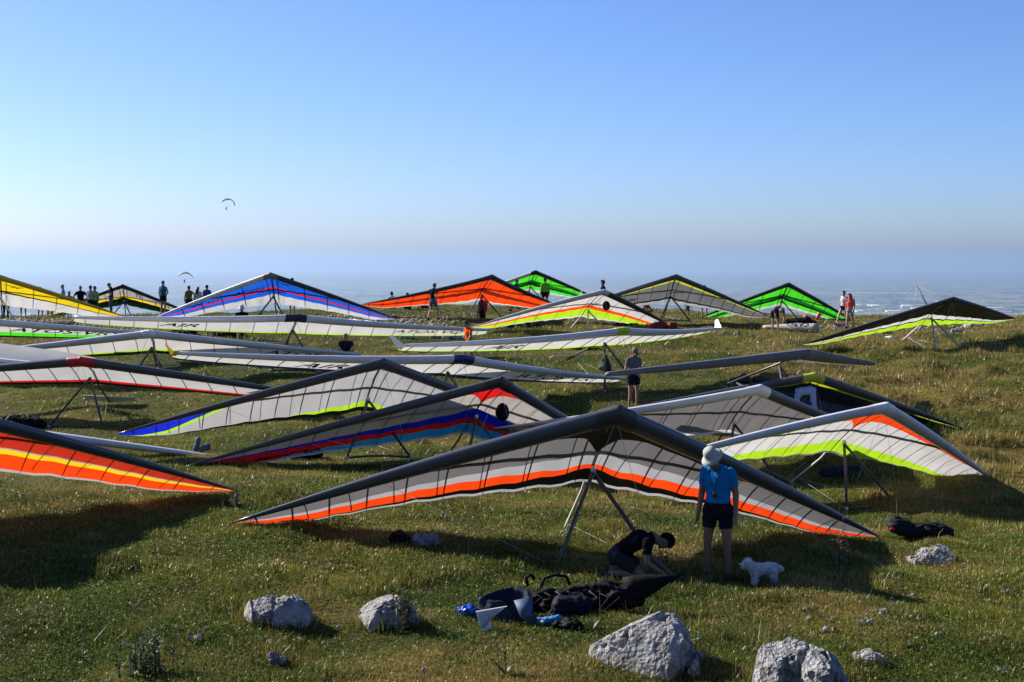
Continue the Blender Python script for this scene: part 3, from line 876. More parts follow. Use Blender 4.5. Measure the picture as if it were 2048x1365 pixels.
me = fast_mesh('grass', np.concatenate(V), np.concatenate(FF), np.concatenate(LT), np.concatenate(CC))
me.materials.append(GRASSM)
o = bpy.data.objects.new('grass', me); col.objects.link(o)
tag(o, 'short green and straw coloured grass of the meadow', 'grass', kind='stuff')

# broad leaved ground cover near the camera
x, y = sample_view(11.5, 24, 700)
k = fbm(x * .9, y * .9, 101, 3) > .47; x, y = x[k], y[k]; N = len(x)
az = rng.random(N) * 6.283; tl = rng.normal(0, .5, N); sz = .008 + .014 * rng.random(N)
z = ground_mesh(x, y) + .015 + .045 * rng.random(N)
d = np.c_[np.cos(az) * np.cos(tl), np.sin(az) * np.cos(tl), np.sin(tl)]; s_ = np.c_[-np.sin(az), np.cos(az), rng.normal(0, .4, N)]
B = np.c_[x, y, z]; v = np.stack([B, B + d * sz[:, None] + s_ * sz[:, None] * .5, B + d * 2.1 * sz[:, None], B + d * sz[:, None] - s_ * sz[:, None] * .5], 1).reshape(-1, 3)
c = np.where((rng.random(N) < .03)[:, None], np.array(srgb(150, 162, 112)), np.array(srgb(58, 92, 26)) * (.5 + .9 * rng.random(N))[:, None])
me = fast_mesh('ground_cover', v, np.arange(4 * N), np.full(N, 4), np.repeat(c, 4, 0)); me.materials.append(leaf_mat('clover_leaves', .3, .7, .08))
o = bpy.data.objects.new('ground_cover', me); col.objects.link(o); tag(o, 'small clover leaves scattered through the near turf', 'ground cover', kind='stuff')

# dry stalks and seed heads
x, y = sample_view(11.8, 30, 7)
dens = smooth(.42, .7, fbm(x * .6 + 5, y * .6, 111, 3)); k = rng.random(len(x)) < dens; x, y = x[k], y[k]; N = len(x)
h = .16 + .34 * rng.random(N) ** 2
v, f, lt, cc = blades(x, y, h, np.full(N, .005) * (y / 16), np.tile(STRAW, (N, 1)) * (.35 + .7 * rng.random(N))[:, None], 2, lean=.45)
me = fast_mesh('dry_stalks', v, f, lt, cc); me.materials.append(leaf_mat('straw', .2, .7, .2))
o = bpy.data.objects.new('dry_stalks', me); col.objects.link(o); tag(o, 'thin dry stalks standing above the turf', 'stalks', kind='stuff')

# pale stones of the bare ground on the ridge
x, y = sample_view(50, 76, 26); k = STONY(x, y) * (.5 + rng.random(len(x))) > .42; x, y = x[k], y[k]
xp, yp = rng.uniform(1.5, 6.2, 150), rng.uniform(12.8, 17.2, 150); xq, yq = rng.uniform(-5.5, 6, 70), rng.uniform(12.5, 19, 70)
nf = len(x); x, y = np.r_[x, xp, xq], np.r_[y, yp, yq]
N = len(x); r_ = .03 + .11 * rng.random(N) ** 3; r_[nf:] = .012 + .045 * rng.random(N - nf) ** 3
z = ground_mesh(x, y)
octa = np.array([(1, 0, 0), (0, 1, 0), (-1, 0, 0), (0, -1, 0), (0, 0, .8), (0, 0, -.5)], float)
jit = .6 + .7 * rng.random((N, 6, 1))
v = (octa[None] * jit * r_[:, None, None] + np.c_[x, y, z][:, None]).reshape(-1, 3)
of = np.array([(0, 1, 4), (1, 2, 4), (2, 3, 4), (3, 0, 4), (1, 0, 5), (2, 1, 5), (3, 2, 5), (0, 3, 5)])
f = (of[None] + 6 * np.arange(N)[:, None, None]).ravel()
me = fast_mesh('gravel', v, f, np.full(8 * N, 3)); me.materials.append(mat('pale_stone', (.3, .285, .26), .9, .2, noise=.45, nscale=1.5))
o = bpy.data.objects.new('gravel', me); col.objects.link(o); tag(o, 'pale loose stones on the ridge and in the near grass', 'gravel', kind='stuff')

# ------------------------------------------------------------------ people
STAND = dict(pel=(0, 0, .93), ch=(0, 0, 1.28), nk=(0, .01, 1.47), hd=(0, -.02, 1.615),
             sl=(-.172, 0, 1.395), el=(-.225, .03, 1.11), wl=(-.245, -.05, .86), sr=(.172, 0, 1.395), er=(.225, .03, 1.11), wr=(.245, -.05, .86),
             hl=(-.095, 0, .92), kl=(-.115, -.025, .5), al=(-.13, .02, .085), hr=(.095, 0, .92), kr=(.115, -.025, .5), ar=(.13, .02, .085), tl=(-.15, -.15, .03), tr=(.15, -.15, .03))
def pose(**k):
    d = dict(STAND); d.update(k); return d
POSES = dict(
 stand=STAND,
 look_down=pose(nk=(-.012, -.03, 1.46), hd=(-.05, -.115, 1.575), al=(-.15, .02, .085), tl=(-.19, -.14, .03), kl=(-.125, -.025, .5), ar=(.15, .02, .085), tr=(.19, -.14, .03), kr=(.125, -.025, .5)),
 akimbo=pose(el=(-.40, .08, 1.15), wl=(-.19, -.06, .99), er=(.40, .08, 1.15), wr=(.19, -.06, .99)),
 akimbo_left=pose(el=(-.40, .08, 1.15), wl=(-.19, -.02, .99)),
 crossed=pose(el=(-.24, -.06, 1.13), wl=(.05, -.22, 1.17), er=(.24, -.06, 1.13), wr=(-.05, -.24, 1.14)),
 hands_front=pose(el=(-.25, .02, 1.13), wl=(-.05, -.2, 1.0), er=(.25, .02, 1.13), wr=(.05, -.22, .98), hd=(-.02, -.085, 1.585)),
 walk=pose(kl=(-.1, -.16, .53), al=(-.1, -.22, .1), tl=(-.1, -.38, .07), kr=(.1, .02, .5), ar=(.1, .26, .14), tr=(.1, .14, .03), pel=(0, 0, .91), ch=(0, -.04, 1.26), nk=(0, -.07, 1.44), hd=(0, -.12, 1.585), sl=(-.185, -.05, 1.385), sr=(.185, -.05, 1.385),
           el=(-.24, .1, 1.12), wl=(-.25, .05, .87), er=(.24, -.12, 1.12), wr=(.22, -.26, .93)),
 stride=pose(kl=(-.1, -.28, .56), al=(-.1, -.55, .12), tl=(-.1, -.72, .12), kr=(.1, .04, .5), ar=(.1, .16, .1), tr=(.1, .02, .03), el=(-.26, .08, 1.13), wl=(-.2, -.14, 1.03)),
 bend=pose(pel=(0, .10, .90), ch=(0, -.22, 1.05), nk=(0, -.40, 1.08), hd=(0, -.53, 1.03), sl=(-.18, -.36, 1.04), sr=(.18, -.36, 1.04), el=(-.22, -.42, .76), wl=(-.14, -.5, .52), er=(.22, -.42, .76), wr=(.14, -.5, .52), hl=(-.09, .1, .88), hr=(.09, .1, .88), kl=(-.12, .04, .48), kr=(.12, .04, .48)),
 crouch=pose(pel=(0, .12, .34), ch=(0, -.02, .66), nk=(0, -.1, .83), hd=(0, -.15, .97), sl=(-.18, -.06, .78), sr=(.18, -.06, .78), el=(-.26, -.24, .58), wl=(-.12, -.42, .5), er=(.26, -.24, .58), wr=(.1, -.42, .5),
             hl=(-.1, .12, .34), hr=(.1, .12, .34), kl=(-.18, -.28, .5), kr=(.18, -.28, .5), al=(-.15, -.05, .09), ar=(.15, -.05, .09), tl=(-.17, -.22, .03), tr=(.17, -.22, .03)),
 kneel_stand=pose(pel=(0, .05, .52), ch=(0, 0, .87), nk=(0, -.01, 1.06), hd=(0, -.04, 1.2), sl=(-.185, 0, .99), sr=(.185, 0, .99), el=(-.26, -.05, .72), wl=(-.16, -.26, .64), er=(.26, -.05, .72), wr=(.16, -.26, .64),
             hl=(-.1, .05, .51), hr=(.1, .05, .51), kl=(-.14, -.05, .07), kr=(.14, -.05, .07), al=(-.14, .36, .07), ar=(.14, .36, .07), tl=(-.14, .48, .03), tr=(.14, .48, .03)),
 sit=pose(pel=(0, .1, .12), ch=(0, .12, .48), nk=(0, .08, .66), hd=(0, .04, .8), sl=(-.185, .1, .59), sr=(.185, .1, .59), el=(-.27, -.02, .36), wl=(-.2, -.2, .34), er=(.27, -.02, .36), wr=(.2, -.2, .34),
          hl=(-.1, .08, .12), hr=(.1, .08, .12), kl=(-.16, -.3, .42), kr=(.16, -.3, .42), al=(-.14, -.52, .08), ar=(.14, -.52, .08), tl=(-.15, -.68, .05), tr=(.15, -.68, .05)),
 # on both knees, bent far forward, hands working at the ground (faces -Y before turning)
 kneel=pose(pel=(0, .2, .33), ch=(0, -.07, .52), nk=(0, -.27, .575), hd=(0, -.415, .52), sl=(-.18, -.2, .52), sr=(.18, -.2, .52), el=(-.23, -.2, .27), wl=(-.15, -.42, .1), er=(.23, -.2, .27), wr=(.13, -.44, .1),
            hl=(-.1, .2, .31), hr=(.1, .2, .31), kl=(-.17, -.14, .09), kr=(.17, -.14, .09), al=(-.12, .28, .1), ar=(.12, .28, .1), tl=(-.12, .36, .03), tr=(.12, .36, .03)),
)
SKIN = (.36, .19, .125)

def remesh(mb, voxel, smooth_it=3):
    me = mb.mesh('tmp'); ob = bpy.data.objects.new('tmp', me)
    r = ob.modifiers.new('r', 'REMESH'); r.mode = 'VOXEL'; r.voxel_size = voxel; r.use_smooth_shade = True
    if smooth_it:
        s = ob.modifiers.new('s', 'SMOOTH'); s.factor = .5; s.iterations = smooth_it
    out = evaluated(ob)
    bpy.data.objects.remove(ob); bpy.data.meshes.remove(me)
    V = np.empty(len(out.vertices) * 3); out.vertices.foreach_get('co', V)
    nv = np.empty(len(out.vertices) * 3); out.vertices.foreach_get('normal', nv)
    Fc = [tuple(p.vertices) for p in out.polygons]
    bpy.data.meshes.remove(out)
    return V.reshape(-1, 3), nv.reshape(-1, 3), Fc

def person(label, px, d, height, posename, yaw, shirt, bottoms, hair=(.02, .015, .012), hat=None, shoes=(.03, .03, .035), sleeves=.6, legs=.5, voxel=.02, skin=SKIN, long_hair=False, head_turn=0, fingers=False, group=None, tank=False, bald=False, z=None, broad=1.0, extra=None):
    J = {k: np.array(v, float) for k, v in POSES[posename].items()}
    sc = height / 1.75
    side = np.array([1., 0, 0])
    prims = []   # (a, b, r0, r1, region, flat)
    def add(a, b, r0, r1, reg, flat=1.0): prims.append((np.asarray(a, float), np.asarray(b, float), r0, r1, reg, flat))
    add(J['pel'] + (0, 0, -.02), J['pel'] * .45 + J['ch'] * .55, .155 * broad, .15 * broad, 'pelvis', .7)
    add(J['pel'] * .45 + J['ch'] * .55, J['ch'], .15 * broad, .175 * broad, 'torso', .66)
    add(J['ch'], J['sl'] * .5 + J['sr'] * .5, .17 * broad, .12, 'torso', .62)
    add(J['sl'] * .97 + J['sr'] * .03, J['sr'] * .97 + J['sl'] * .03, .056, .056, 'torso')
    add(J['sl'] * .5 + J['sr'] * .5, J['nk'], .07, .056, 'neck')
    for a in 'lr':
        add(J['s' + a] * .85 + (J['sl'] + J['sr']) * .075, J['nk'] * .6 + (J['sl'] + J['sr']) * .2, .05, .056, 'torso')
    add(J['nk'], J['hd'] + (0, .01, -.05), .056, .06, 'neck')
    for a in 'lr':
        add(J['s' + a], J['e' + a], .056, .043, 'uarm' + a); add(J['e' + a], J['w' + a], .044, .03, 'farm' + a)
        add(J['h' + a], J['k' + a], .092, .06, 'thigh' + a); add(J['k' + a], J['a' + a], .056, .035, 'shin' + a); add(J['k' + a] * .8 + J['a' + a] * .2 + (0, .022, 0), J['k' + a] * .55 + J['a' + a] * .45 + (0, .018, 0), .042, .034, 'shin' + a)
        heel = J['a' + a] * 1.0; heel[2] = max(J['a' + a][2] - .045, .035)
        add(heel, J['t' + a] + (0, .04, .012), .045, .038, 'foot')
        f_ = J['w' + a] - J['e' + a]; f_ /= np.linalg.norm(f_)
        if not fingers:
            add(J['w' + a], J['w' + a] + f_ * .1, .034, .03, 'hand', .6)
            add(J['w' + a] + f_ * .1, J['w' + a] + f_ * .16 + (0, -.02, 0), .026, .016, 'hand', .7)
        else:
            sg = -1 if a == 'l' else 1
            fw_ = np.cross(f_, (0, 0, 1.)) if abs(f_[2]) < .8 else np.array([0, -1., 0])
            fw_ = fw_ / np.linalg.norm(fw_); out_ = np.cross(f_, fw_)
            palm = J['w' + a] + f_ * .085
            add(J['w' + a], palm, .026, .034, 'hand', .7); add(J['w' + a] + f_ * .03 + fw_ * .01, palm + fw_ * .018, .022, .024, 'hand', .8)
            for q, ln_ in ((-.033, .062), (-.011, .078), (.011, .074), (.032, .06)):
                b0 = palm + fw_ * -q * 1.0; b1 = b0 + f_ * ln_ * .55 + out_ * sg * -.006; b2 = b1 + f_ * ln_ * .4 - out_ * sg * .022
                add(b0, b1, .0098, .009, 'hand'); add(b1, b2, .009, .0075, 'hand')
            t0 = J['w' + a] + f_ * .03 + fw_ * .03; t1 = t0 + f_ * .035 + fw_ * .022; t2 = t1 + f_ * .035 + fw_ * .004
            add(t0, t1, .012, .0105, 'hand'); add(t1, t2, .0105, .0085, 'hand')
    mb = MB()
    for a, b, r0, r1, reg, fl in prims:
        mb.capsule(a, b, r0, r1, 12, 4, side=side if fl < 1 else None, flat=fl)
    # head in its own frame: tilt follows neck->head, turned by head_turn
    hd = J['hd']; ct, st_ = math.cos(head_turn), math.sin(head_turn)
    tilt = hd - J['nk']; tilt = tilt / np.linalg.norm(tilt)
    fwd0 = np.array([st_, -ct, 0.]); ax_ = np.cross((0, 0, 1.), tilt); sa_ = np.linalg.norm(ax_)
    if sa_ > 1e-5:
        ax_ = ax_ / sa_; ca_ = tilt[2]; fwd = fwd0 * ca_ + np.cross(ax_, fwd0) * sa_ + ax_ * np.dot(ax_, fwd0) * (1 - ca_)
    else: fwd = fwd0
    sd_ = np.cross(tilt, fwd)
    Hm = np.c_[sd_, -fwd, tilt]
    def H(p): return hd + Hm @ np.array(p)
    hm = MB(); hm.ellipsoid((0, .012, .03), .076, .097, .098, 16, 12); hm.ellipsoid((0, -.022, -.045), .056, .066, .068, 14, 10)
    hm.capsule((0, -.088, .012), (0, -.104, -.022), .009, .014, 8, 3); hm.ellipsoid((-.077, .01, -.01), .012, .02, .03, 8, 6); hm.ellipsoid((.077, .01, -.01), .012, .02, .03, 8, 6)
    hm.ellipsoid((0, -.083, -.06), .022, .012, .010, 8, 6); hm.ellipsoid((0, -.075, -.095), .022, .018, .018, 8, 6); hm.ellipsoid((0, -.082, .035), .05, .014, .012, 8, 6)
    hv = np.concatenate(hm.v) @ Hm.T + hd
    mb.add(hv, hm.f)
    V, NV, Fc = remesh(mb, voxel, 3 if voxel > .012 else 4)
    cen = V[np.array([(f * 2)[:4] if len(f) < 4 else f[:4] for f in Fc])].mean(1)
    # nearest primitive for each face
    best = np.full(len(cen), 9.); reg = np.zeros(len(cen), int); tt = np.zeros(len(cen))
    for i, (a, b, r0, r1, rg, fl) in enumerate(prims):
        ab = b - a; t = np.clip(((cen - a) @ ab) / (ab @ ab + 1e-9), 0, 1)
        dist = np.linalg.norm(cen - (a + t[:, None] * ab), axis=1) - (r0 + (r1 - r0) * t)
        k = dist < best; best[k] = dist[k]; reg[k] = i; tt[k] = t[k]
    hl_ = (cen - hd) @ Hm      # head coordinates
    is_head = (np.abs(hl_[:, 0]) < .1) & (np.abs(hl_[:, 1]) < .125) & (hl_[:, 2] > -.115) & (hl_[:, 2] < .16)
    names = np.array([q[4] for q in prims])[reg]
    px_w = at(px, d, 600)
    X, Y = px_w[0], d
    gz_ = gz(X, Y) if z is None else z
    root = empty('person', (X, Y, gz_)); root.rotation_euler[2] = yaw; root.scale = (sc,) * 3
    tag(root, label, 'person', group)
    def put(name, vs, fs, m):
        q = MB(); q.add(vs, fs); return q.build(name, m, root)
    put('body', V, Fc, mat('skin_%d' % int(skin[0] * 1000), skin, .55, .35, noise=.12, nscale=6))
    def garment(name, sel, c, offs, weave=.25):
        idx_ = np.nonzero(sel)[0]
        if len(idx_) < 4: return
        fs = [Fc[i] for i in idx_]
        used = np.unique(np.concatenate([np.array(f) for f in fs])); re = -np.ones(len(V), int); re[used] = np.arange(len(used))
        wr = .004 * np.sin(V[used][:, 2] * 60 + 5 * np.sin(V[used][:, 0] * 25))
        vs = V[used] + NV[used] * (offs + wr[:, None] * (1 if weave else 0))
        put(name, vs, [tuple(re[i] for i in f) for f in fs], mat('%s_%d_%d_%d' % (name, *[int(q * 999) for q in c]), c, .95, .06, noise=.22, nscale=14, bump=.3, bscale=30))
    arm_s = ((names == 'uarml') | (names == 'uarmr')) & (tt < sleeves)
    tors = (names == 'torso') & ~is_head
    tors |= (names == 'pelvis') & (tt > .35) & ~is_head
    tors |= (names == 'neck') & (tt < .15) & ~is_head & (reg == 4)
    if tank: arm_s &= False
    garment('shirt', tors | arm_s, shirt, .013)
    bot = ((names == 'pelvis') & (tt <= .45)) | (((names == 'thighl') | (names == 'thighr')) & (tt < legs if legs < 1 else True))
    if legs >= 1: bot |= ((names == 'shinl') | (names == 'shinr')) & (tt < .93)
    garment('trousers' if legs >= 1 else 'shorts', bot, bottoms, .016)
    sh = (names == 'foot') & (np.minimum(np.linalg.norm(cen - (J['al'] + J['tl']) / 2, axis=1), np.linalg.norm(cen - (J['ar'] + J['tr']) / 2, axis=1)) < .17)
    dl = np.linalg.norm(cen - (J['al'] + J['tl']) / 2, axis=1) < np.linalg.norm(cen - (J['ar'] + J['tr']) / 2, axis=1)
    garment('shoe', sh & dl, shoes, .008, 0); garment('shoe', sh & ~dl, shoes, .008, 0)
    if not bald:
        hs = is_head & ((hl_[:, 2] > .052 + .35 * np.clip(-hl_[:, 1], 0, 1) * 1.0) | ((hl_[:, 1] > .03) & (hl_[:, 2] > -.06))) & ~((hl_[:, 1] < -.06) & (hl_[:, 2] < .075))
        garment('hair', hs, hair, .014, 0)
    if long_hair:
        q = MB(); pts = [H((0, .05, .08)), H((0, .10, -.02)), H((.01, .11, -.14)), H((.02, .1, -.28)), H((.01, .09, -.36))]
        q.path(pts, [.05, .085, .08, .06, .015], 10, flat=1.15); q.build('long_hair', mat('hair_long', (.018, .011, .008), .5, .4, bump=.5, bscale=80), root)
    if hat:
        kind, hc = hat
        q = MB(); n_ = 20; vs, fs = [], []
        if kind == 'bucket': prof = [(.001, .138), (.045, .136), (.076, .122), (.09, .09), (.096, .05), (.1, .03), (.125, .01), (.162, -.014), (.16, -.019), (.122, .0), (.095, .025)]
        elif kind == 'cap': prof = [(.001, .145), (.05, .138), (.083, .108), (.098, .06), (.1, .035), (.096, .03)]
        else: prof = [(.001, .152), (.05, .145), (.088, .11), (.108, .05), (.108, -.01), (.104, -.01)]
        for r_, z_ in prof:
            for j in range(n_):
                th = 2 * math.pi * j / n_; vs.append(H((r_ * .88 * math.cos(th), .014 + r_ * 1.0 * math.sin(th), z_ + (.03 if kind == 'bucket' else .014))))
        for i in range(len(prof) - 1):
            for j in range(n_): fs.append((i * n_ + j, i * n_ + (j + 1) % n_, (i + 1) * n_ + (j + 1) % n_, (i + 1) * n_ + j))
        q.add(vs, fs)
        ho = q.build('hat', mat('hat_%d_%d_%d' % tuple(int(v * 999) for v in hc), hc, .85, .15, noise=.15, nscale=20), root)
        if kind == 'cap':
            q = MB(); vs = [H((x_, y_, .05 - .02 * abs(x_) / .08 - zz)) for zz in (0, .008) for (x_, y_) in [(-.08, -.06), (-.07, -.12), (-.03, -.155), (.03, -.155), (.07, -.12), (.08, -.06)]]
            q.add(vs, [(0, 1, 2, 3, 4, 5), (11, 10, 9, 8, 7, 6)] + [(i, i + 6, (i + 1) % 6 + 6, (i + 1) % 6) for i in range(6)]); q.build('cap_peak', ho.data.materials[0], ho)
    if voxel < .016:
        for s_ in (-1, 1):
            q = MB(); q.ellipsoid(H((s_ * .031, -.077, .006)), .012, .012, .009, 8, 6); q.build('eye', mat('eye', (.02, .018, .016), .2, .5), root)
    return root, H, J

G_RIDGE = 'onlookers along the ridge'
PI = math.pi
navy = (.005, .005, .010); blackc = (.007, .007, .008); denim = (.07, .1, .17); dksh = (.012, .013, .02)
# the two people in front
pm_root, pmH, pmJ = person('man in bright blue shirt and white bucket hat standing beside the front glider', 1440, 18.25, 1.76, 'look_down', -.42, (.008, .17, .43), dksh, hat=('bucket', (.38, .41, .38)), sleeves=.62, legs=.58, voxel=.0115, head_turn=-.3, fingers=True, skin=(.22, .11, .07))
# instrument hanging from a cord round his neck
q = MB(); q.path([(-.055, -.085, 1.47), (-.04, -.135, 1.38), (-.005, -.15, 1.22), (.0, -.152, 1.16)], .004, 6); q.path([(.055, -.085, 1.47), (.04, -.135, 1.38), (.005, -.15, 1.22), (.0, -.152, 1.16)], .004, 6)
lanyard = q.build('lanyard', mat('cord_black', (.01, .01, .01), .7), pm_root)
q = MB(); q.ellipsoid((0, -.16, 1.12), .03, .014, .042, 12, 8); q.build('pendant', mat('pendant', (.03, .025, .012), .4), lanyard)
for s_, j in (('left', 'wl'), ('right', 'wr')):
    pass
person('person in dark shirt kneeling and bending to the ground under the front glider', 1268, 18.35, 1.74, 'kneel', 1.42, navy, (.03, .031, .033), hair=(.004, .006, .006), sleeves=.6, legs=.72, voxel=.0125, fingers=True, skin=(.2, .13, .09))
# mid field
person('man in grey shirt and cap looking down behind the covered wing', 1268, 39.2, 1.74, 'hands_front', .5, (.14, .14, .15), dksh, hat=('cap', (.17, .155, .13)), voxel=.016, legs=.55)
person('person in orange shirt and grey cap walking past the silver wing', 938, 48.3, 1.58, 'walk', -.9, (.75, .10, .015), (.03, .04, .03), hat=('cap', (.05, .05, .05)), voxel=.018, legs=.5)
person('grey haired man in navy shirt crouching behind the white wing', 691, 48.6, 1.75, 'crouch', .15, (.012, .014, .035), (.1, .1, .12), hair=(.22, .2, .18), voxel=.018)
person('man in black shirt and denim shorts walking up the ridge', 866, 66.0, 1.76, 'walk', 2.5, blackc, denim, hair=(.12, .1, .085), voxel=.018, legs=.6)
person('person in white hat kneeling in front of the blue glider', 483, 55.5, 1.74, 'kneel_stand', .2, blackc, dksh, hat=('bucket', (.55, .6, .66)), voxel=.02)
person('person in white shirt bending over gear under the long wing', 420, 54.0, 1.5, 'bend', .5, (.6, .6, .62), (.2, .3, .1), voxel=.022)
# left hand group
grp = [(80, 79, 1.76, 'stand', 2.8, (.02, .02, .025), 'man in black cap, leftmost head above the yellow wing', dict(hat=('helmet', (.02, .02, .022)))),
       (99, 82, 1.66, 'stand', .4, (.1, .1, .1), 'dark head just showing above the yellow wing', {}),
       (126, 77, 1.78, 'stand', -1.4, (.22, .36, .62), 'bald man in light blue shirt in profile', dict(bald=True)),
       (138, 81, 1.7, 'stand', 2.6, (.015, .015, .018), 'person in black behind the man in light blue', dict(hair=(.3, .29, .27))),
       (161, 77, 1.76, 'akimbo', .3, blackc, 'man in black shirt with hands on hips in the group', dict(hair=(.1, .06, .05), broad=1.08)),
       (181, 75.5, 1.74, 'crossed', PI - .3, (.34, .34, .37), 'man in pale grey shirt with arms crossed', dict(hair=(.08, .06, .05))),
       (190, 79, 1.84, 'stand', -.5, (.2, .55, .03), 'man in bright green shirt behind the pale grey shirt', dict(hair=(.03, .025, .02))),
       (222, 74.5, 1.76, 'hands_front', -1.35, blackc, 'man in black shirt and jeans left of the small glider', dict(hair=(.12, .11, .1), bottoms=denim, legs=1.0)),
       (326, 73.0, 1.78, 'akimbo_left', PI - .5, (.03, .12, .21), 'man in teal blue shirt with hand on hip, standing alone', dict(hair=(.2, .19, .18), broad=1.12)),
       (378, 77, 1.72, 'akimbo_left', PI, (.16, .15, .05), 'man in olive vest with hand on hip', dict(tank=True, hair=(.1, .05, .03))),
       (396, 78, 1.64, 'stand', PI - .2, (.6, .58, .58), 'long haired woman in white top beside the olive vest', dict(long_hair=True)),
       (414, 78.5, 1.74, 'stand', PI, (.03, .09, .22), 'person in blue shirt left of the blue glider', {}),
       (584, 72, 1.9, 'stand', PI - .6, (.05, .05, .06), 'head behind the right wing of the blue glider', dict(hair=(.05, .03, .02))),
       (783, 77, 1.74, 'sit', PI + .3, (.62, .64, .7), 'person in white shirt behind the orange glider wing', dict(hair=(.05, .04, .03))),
       (815, 77, 1.72, 'sit', PI, (.03, .03, .04), 'dark haired person right of the white shirt', {}),
       (848, 77.5, 1.76, 'sit', PI + .4, blackc, 'capped head above the orange glider wing', dict(hat=('cap', (.012, .012, .014)))),
       (1090, 77, 1.76, 'stand', PI + .2, (.15, .62, .02), 'man in lime green shirt in front of the green glider', dict(hair=(.04, .025, .02), broad=1.1)),
       (1206, 70, 1.98, 'stand', -1.9, (.03, .03, .03), 'dark haired head above the white and lime glider', dict(hair=(.008, .007, .006))),
       (1290, 71, 1.7, 'crouch', 1.0, (.2, .06, .03), 'person in rust coloured top crouching below the lettered glider', dict(hair=(.4, .38, .35))),
       (1376, 73, 1.02, 'walk', .6, (.06, .065, .04), 'small child in white cap below the lettered glider', dict(hat=('cap', (.6, .62, .65)), bottoms=(.12, .12, .1))),
       (1409, 74, 1.74, 'stand', PI, (.3, .55, .08), 'person in dark shorts half hidden by the lettered glider', {}),
       (1030, 78, 1.7, 'walk', 1.2, (.02, .03, .05), 'dark trousered person seen under the orange wing', dict(legs=1.0)),
       (1019, 63.5, 1.72, 'sit', -.9, (.35, .35, .4), 'person sitting in the shade of the white and lime glider', dict(hair=(.01, .01, .01))),
       (1552, 63.0, 1.74, 'bend', .25, (.03, .026, .024), 'man in cap bending over beside the rolled bag', dict(hat=('cap', (.28, .25, .2)), legs=.6)),
       (11, 70, 1.6, 'stand', 2.9, (.02, .02, .025), 'person in black seen below the yellow wing', dict(legs=1.0)),
       (46, 71, 1.52, 'stand', .3, (.05, .05, .05), 'person in red shorts seen below the yellow wing', dict(bottoms=(.6, .025, .02), legs=.8))]
for (a, d_, h_, ps, yw, sh, lb, kw) in grp:
    kw = dict(kw); b_ = kw.pop('bottoms', dksh)
    person(lb, a, d_, h_, ps, yw, sh, b_, voxel=.024, group=G_RIDGE, **kw)
person('woman in white patterned top striding on the ridge', 1688, 66.3, 1.64, 'stride', -.75, (.62, .55, .58), dksh, hair=(.012, .01, .009), voxel=.019, legs=.22, tank=True, skin=(.4, .21, .14))
person('woman in coral top and denim shorts on the ridge', 1701, 65.6, 1.66, 'walk', -.5, (.8, .13, .09), (.25, .32, .4), hair=(.014, .01, .008), long_hair=True, voxel=.019, legs=.25, tank=True, skin=(.36, .19, .13))

# ------------------------------------------------------------------ white dog
def dog():
    px, d_ = 1532, 18.05
    base = at(px, d_, 1150); X, Y = base[0], d_
    root = empty('dog', (X, Y, gz(X, Y))); root.rotation_euler[2] = .18; root.scale = (.86,) * 3
    tag(root, 'small shaggy white dog facing the man in blue', 'dog')
    mb = MB()
    c = lambda *a: mb.capsule(*a, 12, 4)
    c((-.13, 0, .245), (.02, 0, .25), .088, .078); c((.02, 0, .25), (.16, 0, .25), .078, .082)          # chest to rump
    c((-.15, 0, .26), (-.225, 0, .335), .07, .062)                                                      # neck
    c((-.235, 0, .35), (-.275, 0, .325), .066, .05); c((-.28, 0, .318), (-.315, 0, .30), .042, .03)     # skull and muzzle
    for s_ in (-1, 1):
        c((-.225, s_ * .055, .375), (-.215, s_ * .075, .30), .024, .03)                                 # hanging ears
        c((-.13, s_ * .05, .2), (-.125, s_ * .05, .1), .042, .032); c((-.125, s_ * .05, .1), (-.13, s_ * .05, .03), .032, .03); c((-.13, s_ * .05, .025), (-.15, s_ * .05, .022), .03, .026)
        c((.16, s_ * .05, .22), (.135, s_ * .055, .135), .058, .04); c((.135, s_ * .055, .135), (.185, s_ * .055, .085), .038, .03); c((.185, s_ * .055, .085), (.18, s_ * .055, .03), .03, .028); c((.18, s_ * .055, .025), (.16, s_ * .055, .022), .028, .026)
    c((.21, 0, .27), (.265, 0, .255), .035, .034); c((.265, 0, .255), (.295, 0, .225), .036, .024)     # tail
    V, NV, Fc = remesh(mb, .012, 2)
    disp = (fbm3(V * 28, 5, 3) - .5) * .035
    V = V + NV * disp[:, None]
    WH = mat('dog_coat', (.72, .72, .72), .95, .1, noise=.18, nscale=30, bump=.6, bscale=70)
    q = MB(); q.add(V, Fc); q.build('body', WH, root)
    k = rng.choice(len(V), 5200); P, Nn = V[k], NV[k]
    keep = P[:, 2] > .02; P, Nn = P[keep], Nn[keep]; N = len(P)
    dr = Nn * .55 + np.array([.25, 0, -.75]) + rng.normal(0, .25, (N, 3)); dr /= np.linalg.norm(dr, axis=1)[:, None]
    sd_ = np.cross(dr, rng.normal(0, 1, (N, 3))); sd_ /= np.linalg.norm(sd_, axis=1)[:, None]
    L = (.02 + .025 * rng.random(N))[:, None]
    v = np.stack([P + sd_ * .0035, P - sd_ * .0035, P + dr * L], 1).reshape(-1, 3)
    me = fast_mesh('fur', v, np.arange(3 * N), np.full(N, 3)); me.materials.append(WH)
    o = bpy.data.objects.new('fur', me); col.objects.link(o); o.parent = root
    BK = mat('dog_nose', (.01, .01, .01), .35)
    q = MB(); q.ellipsoid((-.346, 0, .303), .012, .014, .011, 8, 6); q.build('nose', BK, root)
    for s_ in (-1, 1):
        q = MB(); q.ellipsoid((-.305, s_ * .036, .345), .008, .008, .008, 8, 6); q.build('eye', BK, root)
dog()
